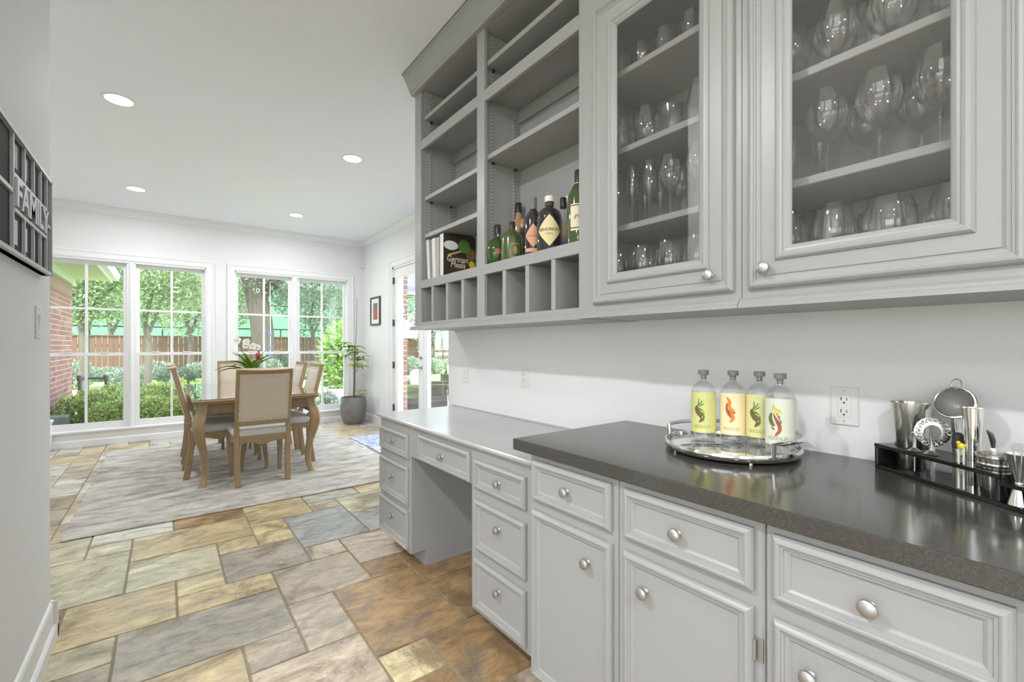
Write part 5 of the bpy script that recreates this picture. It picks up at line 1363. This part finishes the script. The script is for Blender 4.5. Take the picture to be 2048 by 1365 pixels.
def shelf_row(z, front_, back_, where):
    for x, lst in ((FX, front_), (BX, back_)):
        for kind, s_, ysl, desc in lst:
            row(kind, z, [(x, y) for y in ysl], desc+(' in the front row ' if x == FX else ' in the back row ')+where, GL[kind][0].replace('_', ' ')+' row '+where, s_)
N_ = 'narrower cabinet'
shelf_row(2.264, [('tumbler', 1., (1.12, 1.02, .92, .82), 'clear tumbler')], [('tumbler', 1., (1.07, .97, .87), 'clear tumbler')], 'on the topmost shelf of the '+N_)
shelf_row(1.977, [('stemless', 1.15, (1.115, 1.0), 'tall stemless glass'), ('tumbler', 1.1, (.895,), 'straight tumbler'), ('stemless', 1.15, (.785,), 'short-rowed stemless glass')], [('tumbler', 1.1, (1.07, .85), 'straight tumbler'), ('stemless', 1.15, (.96,), 'stemless glass')], 'on the second shelf of the '+N_)
shelf_row(1.69, [('flute', 1., (1.14, 1.065, .99), 'slim flute'), ('wine', 1., (.905,), 'stemmed wine glass'), ('goblet', .95, (.79,), 'round stemmed glass')], [('flute', 1., (1.10, 1.03), 'slim flute'), ('wine', 1., (.945, .86), 'stemmed wine glass'), ('goblet', .95, (.755,), 'round stemmed glass')], 'on the third shelf of the '+N_)
shelf_row(1.485, [('stemless', 1.08, (1.13, 1.02, .91, .80, .70), 'stemless glass')], [('stemless', 1.08, (1.08, .97, .86, .75), 'stemless glass')], 'on the floor of the '+N_)
W_ = 'wider cabinet'
shelf_row(1.975, [('snifter', 1., (.53, .415, .30), 'balloon glass'), ('wide', .95, (.185,), 'low wide glass')], [('snifter', 1., (.475, .36), 'balloon glass'), ('wide', .95, (.245, .135), 'low wide glass')], 'on the upper shelf of the '+W_)
shelf_row(1.69, [('flute', 1., (.54,), 'slim flute'), ('goblet', 1., (.435, .325, .215, .11), 'large stemmed balloon glass')], [('flute', 1., (.565, .495), 'slim flute'), ('goblet', 1., (.38, .27, .16), 'large stemmed balloon glass')], 'on the lower shelf of the '+W_)
shelf_row(1.485, [('stemless', 1.12, (.53, .42), 'slender stemless glass'), ('wide', 1.05, (.305, .185), 'wide stemless glass')], [('stemless', 1.12, (.475,), 'slender stemless glass'), ('wide', 1.05, (.36, .245, .13), 'wide stemless glass')], 'on the floor of the '+W_)
# ------------------------------------------------------------------ garden
def gz(y): return -.18+max(0., min(1., (y-9.5)/10.))*.42
ys = [7.8, 9.0, 9.5, 11, 13, 15, 17, 18.5, 20, 24, 40]
V = []; F = []
xs = np.linspace(-25, 40, 14)
for y in ys:
    for x in xs: V.append((x, y, gz(y)))
nx_ = len(xs)
for j in range(len(ys)-1):
    for i in range(nx_-1): F.append((j*nx_+i, j*nx_+i+1, (j+1)*nx_+i+1, (j+1)*nx_+i))
F = np.array(F); o = np_obj('ground', np.array(V), F, 'lawn'); struct(o, 'lawn rising gently to the fence', 'lawn')
m = MB(); m.box(2.96, 40, -20, 7.8, -.3, -.18); m.box(-25, -4.16, -20, 7.8, -.3, -.18); m.box(-4.16, -1.92, 2.72, 7.8, -.3, -.18); m.box(-4.16, 2.96, -20, -3.66, -.3, -.18)
struct(m.build('ground_side', 'lawn'), 'lawn beside the house', 'lawn')
m = MB(); m.box(2.84, 9.5, 2.0, 12.6, -.3, -.13); m.box(1.7, 2.84, 7.8, 12.6, -.3, -.13); m.box(-8, -4.16, -6.5, 2.5, -.3, -.13); m.box(-4.16, 2.9, -6.5, -3.66, -.3, -.13)  # slabs outside the kitchen are unseen, added to bounce light onto the ceiling
struct(m.build('floor_patio', 'concrete'), 'pale concrete patio outside the garden doors plus unseen bounce slabs by the kitchen', 'patio')
m = MB(); m.box(-6, 14, 15.6, 15.75, gz(15.7)-.1, gz(15.7)+.05); struct(m.build('trim_6', 'concrete'), 'low kerb between lawn and planting bed', 'kerb')

# brick side wing with eave
XB = -1.28
wb = sempty('wall_brick', 'red brick side wing of the house with a soldier course', 'brick wall', (XB, 9.3, 0))
m = MB(); m.box(XB-.3, XB-.006, 7.8, 10.77, -.3, 2.42); m.build('mortar_bed', 'mortar', wb)
bh, bl_ = .0765, .215; bmesh_ = None; nb = 0
m0 = MB(); m0.box(-.09, 0, -(bl_-.011)/2, (bl_-.011)/2, -(bh-.011)/2, (bh-.011)/2)
b0 = m0.build('brick', 'brick', wb, bevel=.003, local=True); b0.location = (0, 0, .5)
first = True
rest = MB()
for r_ in range(30):
    z = -.2+bh*(r_+.5)
    for k in range(15):
        y = 10.77-bl_*(k+.5)+(bl_/2 if r_ % 2 else 0)
        if y > 10.77: continue
        if y < 7.85: continue
        if y > 8.85 and z > -.1 and nb < 250:
            if first: b_ = b0; first = False
            else:
                b_ = bpy.data.objects.new('brick', b0.data); COL.objects.link(b_); b_.parent = wb
            b_.location = (0, y-9.3, z); nb += 1
        else: rest.box(XB-.09, XB, y-(bl_-.011)/2, y+(bl_-.011)/2, z-(bh-.011)/2, z+(bh-.011)/2)
ro = rest.build('brick_remainder', 'brick', wb); ro['kind'] = 'stuff'
pm('brick_soldier', srgb(150, 128, 112), .85, var=.25, scale=30)
m0 = MB(); m0.box(-.1, .004, -.033, .033, -.095, .095); s0 = m0.build('soldier_brick', 'brick_soldier', wb, bevel=.003, local=True)
for k in range(38):
    y = 10.735-k*.0765
    s_ = s0 if k == 0 else bpy.data.objects.new('soldier_brick', s0.data)
    if k: COL.objects.link(s_); s_.parent = wb
    s_.location = (0, y-9.3, 2.195)
ev = thing('roof_eave', 'painted soffit and white gutter overhanging the brick wing', 'eave', (XB, 9.4, 2.42))
m = MB(); m.box(XB-.3, -.80, 7.8, 11.0, 2.42, 2.46); m.build('soffit', 'soffit', ev)
m = MB(); m.box(XB-.3, XB+.02, 7.8, 11.0, 2.30, 2.42); m.build('frieze_board', 'soffit', ev)
m = MB(); m.box(-.80, -.775, 7.8, 11.05, 2.40, 2.56); m.build('fascia', 'gutter', ev)
m = MB(); m.prism([(-.775, 2.44), (-.70, 2.44), (-.675, 2.50), (-.665, 2.55), (-.775, 2.55)], 'y', 7.8, 11.05); m.build('gutter', 'gutter', ev)
m = MB(); m.prism([(-.67, 2.56), (-1.6, 3.0), (-1.6, 3.05), (-.66, 2.60)], 'y', 7.8, 11.1); m.build('roof', 'roof_shingle', ev)
# brick reveal beside the garden door
wr = sempty('wall_reveal', 'narrow brick return outside the garden door', 'brick wall', (2.87, 6.38, 0))
m = MB(); m.box(2.84, 2.888, 6.352, 6.9, -.13, 2.9); m.build('mortar_bed', 'mortar', wr)
m0 = MB(); m0.box(-.03, .03, -.1, .1, -.033, .033); r0 = m0.build('brick', 'brick', wr, bevel=.002, local=True)
for k in range(38):
    b_ = r0 if k == 0 else bpy.data.objects.new('brick', r0.data)
    if k: COL.objects.link(b_); b_.parent = wr
    b_.location = (-.005, .07, -.09+k*.0765)

# gas pipe and utility box
gp = thing('gas_pipe', 'grey gas pipe and meter regulator rising behind the hedge', 'pipe', (-.95, 10.2, gz(10.2)))
def gpt(px, py, y=10.2): return on_y(px, py, y)
a = gpt(160, 768); b_ = gpt(160, 757); c = gpt(213, 756); d = gpt(216, 790)
m = MB(); m.tube([Vector((a.x, a.y, gz(10.2))), b_], .028, 10); m.tube([b_, c], .026, 10); m.tube([c, Vector((d.x, d.y, gz(10.2)))], .028, 10); m.build('pipe', 'pipe_grey', gp, smooth=True)
for q in (b_, c):
    m = MB(); m.lathe([(0, -.05), (.04, -.045), (.045, 0), (.04, .045), (0, .05)], 12, T(*q)); m.build('elbow', 'pipe_grey', gp, smooth=True)
e = gpt(205, 786, 10.15); m = MB(); m.lathe([(0, -.06), (.10, -.05), (.13, -.02), (.13, .02), (.09, .05), (.03, .06), (0, .1)], 18, T(*e)); m.build('regulator', 'pipe_grey', gp, smooth=True)
q = on_y(108, 838, 8.6)
m = MB(); m.box(-1.27, -1.05, 8.4, 8.7, gz(8.5), q.z+.04); o = m.build('utility_box', 'utility_green', bevel=.01); tag(o, 'grey-green utility box low beside the brick wall', 'utility box')

# fence of single pickets
YF = 20.0
fz0, fz1 = gz(YF)-.05, 1.57
fe = thing('picket_fence', 'brown wooden privacy fence across the end of the garden', 'fence', (4, YF, fz0))
m0 = MB(); m0.box(-.066, .066, -.009, .009, 0, fz1-fz0); f0 = m0.build('picket', 'fence_wood', fe, local=True)
npk = 125
for k in range(npk):
    f_ = f0 if k == 0 else bpy.data.objects.new('picket', f0.data)
    if k: COL.objects.link(f_); f_.parent = fe
    f_.location = (-4-4.5+.145*k, random.uniform(-.006, .006), 0)
m = MB(); m.box(-4.6, -4.6+.145*npk, YF-.05, YF+.03, fz1, fz1+.03); m.build('cap_rail', 'fence_wood', fe)
for z in (.45, 1.2):
    m = MB(); m.box(-4.6, -4.6+.145*npk, YF+.012, YF+.05, z, z+.09); m.build('rail', 'fence_wood', fe)

# neighbouring house under construction
YH = 26.0
hs = thing('house_shell', 'unfinished neighbouring house clad in green sheathing panels with black seam tape', 'house', (6, YH, 0))
m = MB(); m.box(-6, 26, YH+.05, YH+8, 0, 4.4); m.build('wall_core', 'seam_tape', hs)
pw, ph = 2.44, 1.22
p0 = MB(); p0.box(-pw/2+.03, pw/2-.03, 0, .05, .03, ph-.03); pp = None
for r_ in range(4):
    for k in range(13):
        x = -5+pw*k+(pw/2 if r_ % 2 else 0)
        if pp is None: pp = p0.build('sheathing_panel', 'sheathing', hs, local=True); o = pp
        else: o = bpy.data.objects.new('sheathing_panel', pp.data); COL.objects.link(o); o.parent = hs
        o.location = (x-6, -.0, -.35+ph*r_)
        if k < 9 and r_ in (1, 2):
            g_, h_ = text_geo('ZIP', .5)
            m = MB(); Mz = T(x-.75, YH-.004, -.35+ph*r_+.15) @ RX(PI/2) @ RZ(PI/2); m.add([tuple(Mz @ Vector(v)) for v in g_], h_); m.build('panel_print', 'zip_ink', o, keep=True)
# window openings
for x, z in ((3.4, 3.2), (9.2, 2.2), (12.2, 2.2)):
    m = MB(); m.box(x-.75, x+.75, YH-.04, YH+.02, z-.55, z+.55); m.build('window_opening', 'pipe_grey', hs)
m = MB(); m.box(-6.3, 26.3, YH-.5, YH-.45, 4.30, 4.55); m.box(-6.3, 26.3, YH-.5, YH+.1, 4.30, 4.36); m.build('fascia', 'house_trim', hs)
m = MB(); m.prism([(YH-.55, 4.5), (YH+5, 7.6), (YH+10, 4.5)], 'x', -6.4, 26.4); m.build('roof', 'roof_shingle', hs)

# trees
trd = random.Random(5)
def tree(label, x, y, trunk, blobs, n, ln, wd, mat, bark='bark', name='garden_tree', group='garden trees'):
    t = thing(name, label, 'tree', (x, y, gz(y)), group=group)
    m = MB()
    for pts, rad in trunk: m.tube(pts, rad, 9)
    m.build('trunk', bark, t, smooth=True)
    V, F = blob_leaves(blobs, n, ln, wd)
    o = np_obj('foliage', V, F, mat, t); o['kind'] = 'stuff'
    return t
def P(px, py, y): return tuple(on_y(px, py, y))
Y1 = 17.1
a = Vector(P(515, 740, Y1)); 
tree('big live oak with a thick leaning trunk behind the lawn', a.x, Y1,
     [([(a.x+.3, Y1, gz(Y1)), P(528, 700, Y1), P(522, 640, Y1), P(512, 590, Y1), P(503, 555, Y1), P(496, 500, Y1)], [.42, .36, .34, .33, .32, .28]), ([P(512, 600, Y1), P(545, 570, Y1), P(580, 545, Y1), P(615, 510, Y1)], [.2, .18, .15, .1]), ([P(505, 570, Y1), P(488, 545, Y1), P(472, 520, Y1)], [.16, .13, .08]), ([P(530, 585, Y1), P(538, 566, Y1-.4), P(541, 560, Y1-.7), P(543, 556, Y1-.85)], [.10, .07, .05, .03])],
     [(*P(500, 530, Y1), 1.25, .85, 1.0), (*P(570, 560, Y1), 1.4, .85, 1.1), (*P(622, 590, Y1), 1.3, .8, 1.1), (*P(540, 490, Y1), 1.9, .85, 1.3), (*P(600, 530, Y1), 1.8, .85, 1.3), (*P(668, 548, Y1), 1.4, .8, 1.1)], 7500, .12, .055, 'leaf_dark')
def small_tree(label, px, y, top, w, mat, n, pxs=None, bark='bark_pale'):
    a = P(px, 730, y); pts = [(a[0], y, gz(y)), P(px+4, 690, y), P(px-5, 640, y), P(px+8, 590, y), P(px, top+20, y)]
    b2 = [P(px+4, 665, y), P(px+22, 620, y), P(px+34, 580, y)]
    bl = [(*P(px, top+20, y), w, w*.45, w*.6), (*P(px-22, top+50, y), w*.8, w*.42, w*.55), (*P(px+28, top+62, y), w*.85, w*.42, w*.6), (*P(px+4, top+95, y), w*.6, w*.4, w*.4)]
    return tree(label, a[0], y, [(pts, [.09, .08, .07, .05, .03]), (b2, [.05, .04, .02])], bl, int(n*.62), .13, .06, mat, bark)
small_tree('slender pale-barked tree beside the brick wing', 166, 13.0, 525, .9, 'leaf_tree', 3500)
small_tree('bushy light green tree seen past the gutter', 222, 22.6, 535, 1.35, 'leaf_tree', 4200)
small_tree('slender pale-barked tree in the middle of the first window', 294, 15.0, 515, 1.4, 'leaf_tree', 6500)
small_tree('leafy tree at the mullion side of the oak', 378, 18.95, 545, 1.6, 'leaf_tree', 6500)
small_tree('fine-leaved tree between the two windows', 455, 22.6, 545, 1.05, 'leaf_tree', 4500)
small_tree('small forked tree before the green house, right of the oak', 625, 18.95, 560, 1.2, 'leaf_dark', 4200)
small_tree('fine-leaved tree beside the white planter', 690, 22.6, 560, 1.7, 'leaf_dark', 5500)
small_tree('pale green tree seen through the garden door', 862, 19.0, 600, 1.3, 'leaf_silver', 6500)
small_tree('leafy tree rising above the far roof by the garden door', 835, 23.0, 400, 1.8, 'leaf_tree', 4500)

# shrubs
def shrub(label, px, py, y, rx, rz, mat, n, ln=.06, wd=.03, name='garden_shrub', group='garden shrubs', stems=5, x=None, ry=None):
    a = on_y(px, py, y); g = gz(y)
    if x is not None: a = on_y(px, py, y); a.x = x
    ry = rx*.9 if ry is None else ry
    t = thing(name, label, 'shrub', (a.x, y, g), group=group)
    m = MB()
    for k in range(stems):
        an = k*2*PI/stems; m.tube([(a.x, y, g-.02), (a.x+rx*.4*math.cos(an), y+ry*.4*math.sin(an), g+(a.z-g)*.9)], [.014, .006], 5)
    m.build('stems', 'stem_brown', t)
    bl = [(a.x, y, g+(a.z-g)*.48, rx, ry, max(.12, (a.z-g)*.44)), (a.x-rx*.5, y, g+(a.z-g)*.42, rx*.5, ry*.8, (a.z-g)*.36), (a.x+rx*.5, y, g+(a.z-g)*.42, rx*.5, ry*.8, (a.z-g)*.36)]
    if name == 'hedge_shrub':                                        # clipped: squarer, flat-topped
        h_ = a.z-g
        bl = [(a.x+sx*rx*.42, y+sy*ry*.4, g+h_*(.30+.40*sz), rx*.62, ry*.62, h_*.26) for sx in (-1, 1) for sy in (-1, 1) for sz in (0, 1)]
    V, F = blob_leaves(bl, n, ln, wd, .6, .6); o = np_obj('foliage', V, F, mat, t); o['kind'] = 'stuff'
hl = 'clipped light green hedge shrub under the window with the brick wall'
def hedge_top(px): return 786-.10*(px-120)                         # height line of the hedge in the photograph
for yr, x0, n_, dpy in ((9.45, -.945, 6, 0), (8.95, -1.085, 7, 8), (8.45, -.70, 6, 24)):
    for k in range(n_):
        x = x0+.275*k
        px = 1024+FPX*(x*_c-yr*_s)/(x*_s+yr*_c)
        shrub(hl, px, hedge_top(px)+dpy-4+6*math.sin(k*2.1+yr), yr, .135, .4, 'leaf_hedge', 2600, .042, .024, 'hedge_shrub', 'hedge shrubs under the window', x=x, ry=.21)
beds = ((155, 715, 'leaf_silver'), (190, 735, 'leaf_silver'), (240, 738, 'leaf_silver'), (310, 722, 'leaf_silver'), (345, 735, 'leaf_dark'), (395, 724, 'leaf_silver'), (440, 730, 'leaf_dark'), (490, 715, 'leaf_dark'), (545, 712, 'leaf_silver'), (570, 700, 'leaf_dark'), (605, 735, 'leaf_silver'), (640, 722, 'leaf_silver'), (665, 730, 'leaf_dark'), (705, 715, 'leaf_silver'))
for k, (px, py, mat) in enumerate(beds):                             # two staggered rows before the fence
    yr = 16.25 if k % 2 == 0 else 18.2
    if k == 8: yr = 15.98                                            # stands clear of the hanging ornament
    x = -1.95+k*.555*(1.0 if k % 2 == 0 else 1.03)
    lab = 'silvery mound shrub in the bed along the fence' if mat == 'leaf_silver' else 'dark leafy shrub in the bed along the fence'
    shrub(lab, px, py, yr, .45, .5, mat, 1500, .09, .035, 'bed_shrub', 'silvery bed shrubs' if mat == 'leaf_silver' else 'dark bed shrubs', x=x, ry=.20 if k == 8 else .40)
for px, py, yr in ((822, 712, 16.25), (865, 716, 16.25), (890, 720, 18.2), (845, 718, 18.2), (908, 715, 16.25)):
    shrub('silvery flowering shrub in the bed beyond the outdoor sofa', px, py, yr, .40, .5, 'leaf_silver', 1800, .09, .045, 'bed_shrub', 'flowering shrubs beyond the sofa', ry=.40)
shrub('low bright shrub at the foot of the white planter', 655, 778, 9.0, .20, .3, 'leaf_silver', 1200, .06, .018, 'garden_shrub', None)
# white planter with a leafy plant outside the second window
YP = 10.1
q = on_y(676, 776, YP)
wp = thing('patio_planter', 'tapered white planter with a tall bright leafy plant outside the window', 'planter', (q.x, YP, -.13))
m = MB(); m.loft([[(q.x+sx*w_, YP+sy*w_, z) for sx, sy in ((-1, -1), (1, -1), (1, 1), (-1, 1))] for w_, z in ((.17, -.13), (.25, q.z), (.22, q.z), (.21, q.z-.06))]); m.build('pot', 'planter_white', wp)
m = MB()
for k in range(6):
    m.tube([(q.x, YP, q.z-.06), (q.x+.18*math.cos(k), YP+.12*math.sin(k), q.z+.5+.1*(k % 3)), (q.x+.2*math.cos(k*1.3), YP+.1*math.sin(k), q.z+1.0)], [.015, .012, .006], 6)
m.build('stems', 'stem_brown', wp)
V, F = blob_leaves([(q.x, YP, q.z+.35, .34, .3, .38), (q.x-.05, YP, q.z+.75, .3, .28, .3), (q.x+.02, YP, q.z+1.12, .22, .2, .26)], 900, .2, .07, .9, .35); o = np_obj('foliage', V, F, 'leaf_bright', wp); o['kind'] = 'stuff'

# outdoor sofa seen through the door
def sofa(label, cx_, cy_, w, rot):
    t = thing('outdoor_sofa', label, 'sofa', (cx_, cy_, -.13), rot, 'outdoor sofas')
    B = lambda nm, mat, *bx, bev=.02: MB().box(*bx).build(nm, mat, t, bevel=bev, local=True, seg=2)
    B('base', 'wicker', -w/2, w/2, -.42, .42, .04, .28, bev=.01); B('arm', 'wicker', -w/2-.14, -w/2, -.42, .42, .0, .58, bev=.01); B('arm', 'wicker', w/2, w/2+.14, -.42, .42, .0, .58, bev=.01); B('back', 'wicker', -w/2, w/2, .34, .44, .28, .66, bev=.01)
    n = max(1, round(w/.75))
    for k in range(n):
        x0 = -w/2+w/n*k; B('seat_cushion', 'cushion_white', x0+.005, x0+w/n-.005, -.42, .25, .28, .43, bev=.04); B('back_cushion', 'cushion_white', x0+.005, x0+w/n-.005, .18, .35, .42, .86, bev=.06)
    return t
s1 = sofa('dark wicker outdoor sofa with white cushions on the patio', 7.35, 10.9, 2.1, R(0))
s2 = sofa('dark wicker outdoor armchair with white cushions behind the garden door', 4.45, 8.75, .75, R(60))
tbx = thing('patio_table', 'low dark wicker table before the outdoor sofa', 'table', (6.1, 9.6, -.13))
m = MB(); m.box(5.6, 6.6, 9.3, 9.9, -.13, .24); m.build('body', 'wicker', tbx, bevel=.01); m = MB(); m.box(5.57, 6.63, 9.27, 9.93, .24, .262); m.build('top', 'planter_grey', tbx, bevel=.004)

# string lights and wind chime under the roof edge
sl = thing('string_lights', 'string of clear hanging bulbs outside the windows', 'string lights', (1.2, 9.2, 2.7))
m = MB(); pts = [(-.7, 7.79, 2.78)]+[(-.6+.28*k, 9.2, 2.72-.12*math.sin(PI*((k % 5)/5))) for k in range(13)]+[(2.82, 7.79, 2.78)]; m.tube(pts, .006, 5); m.build('cable', 'dark_metal', sl)
for px, py in ((516, 580), (639, 576), (573, 560)):
    q = on_y(px, py, 9.2); m = MB(); m.lathe([(0, -.055), (.026, -.04), (.032, -.015), (.024, .015), (.012, .03), (0, .03)], 14, T(*q)); bb = m.build('bulb', 'bottle_clear', sl, smooth=True)
    m = MB(); m.lathe([(0, .03), (.014, .03), (.014, .07), (0, .07)], 10, T(*q)); m.tube([q+Vector((0, 0, .07)), (q.x, 9.2, 2.66)], .004, 5); m.build('socket', 'black_plastic', bb)
YC = Y1-.62
q = on_y(541, 700, YC); tp = on_y(540, 562, YC)
wc = thing('wind_chime', 'blue and white hanging ornament with a disc, dangling from the oak', 'ornament', tuple(q))
m = MB(); m.tube([(q.x, YC, q.z-.75), (q.x, YC, q.z+.6), tuple(tp)], .009, 5); m.build('cord', 'chime_white', wc)
for dz in (-.2, .1, .5):
    m = MB(); m.lathe([(0, -.05), (.05, -.035), (.05, .035), (0, .05)], 10, T(q.x, YC, q.z+dz)); m.build('bead', 'chime_blue', wc, smooth=True)
m = MB(); m.lathe([(0, -.09), (.16, -.09), (.17, -.07), (0, -.04)], 16, T(q.x, YC, q.z-.7)); m.build('disc', 'chime_blue', wc, smooth=True)
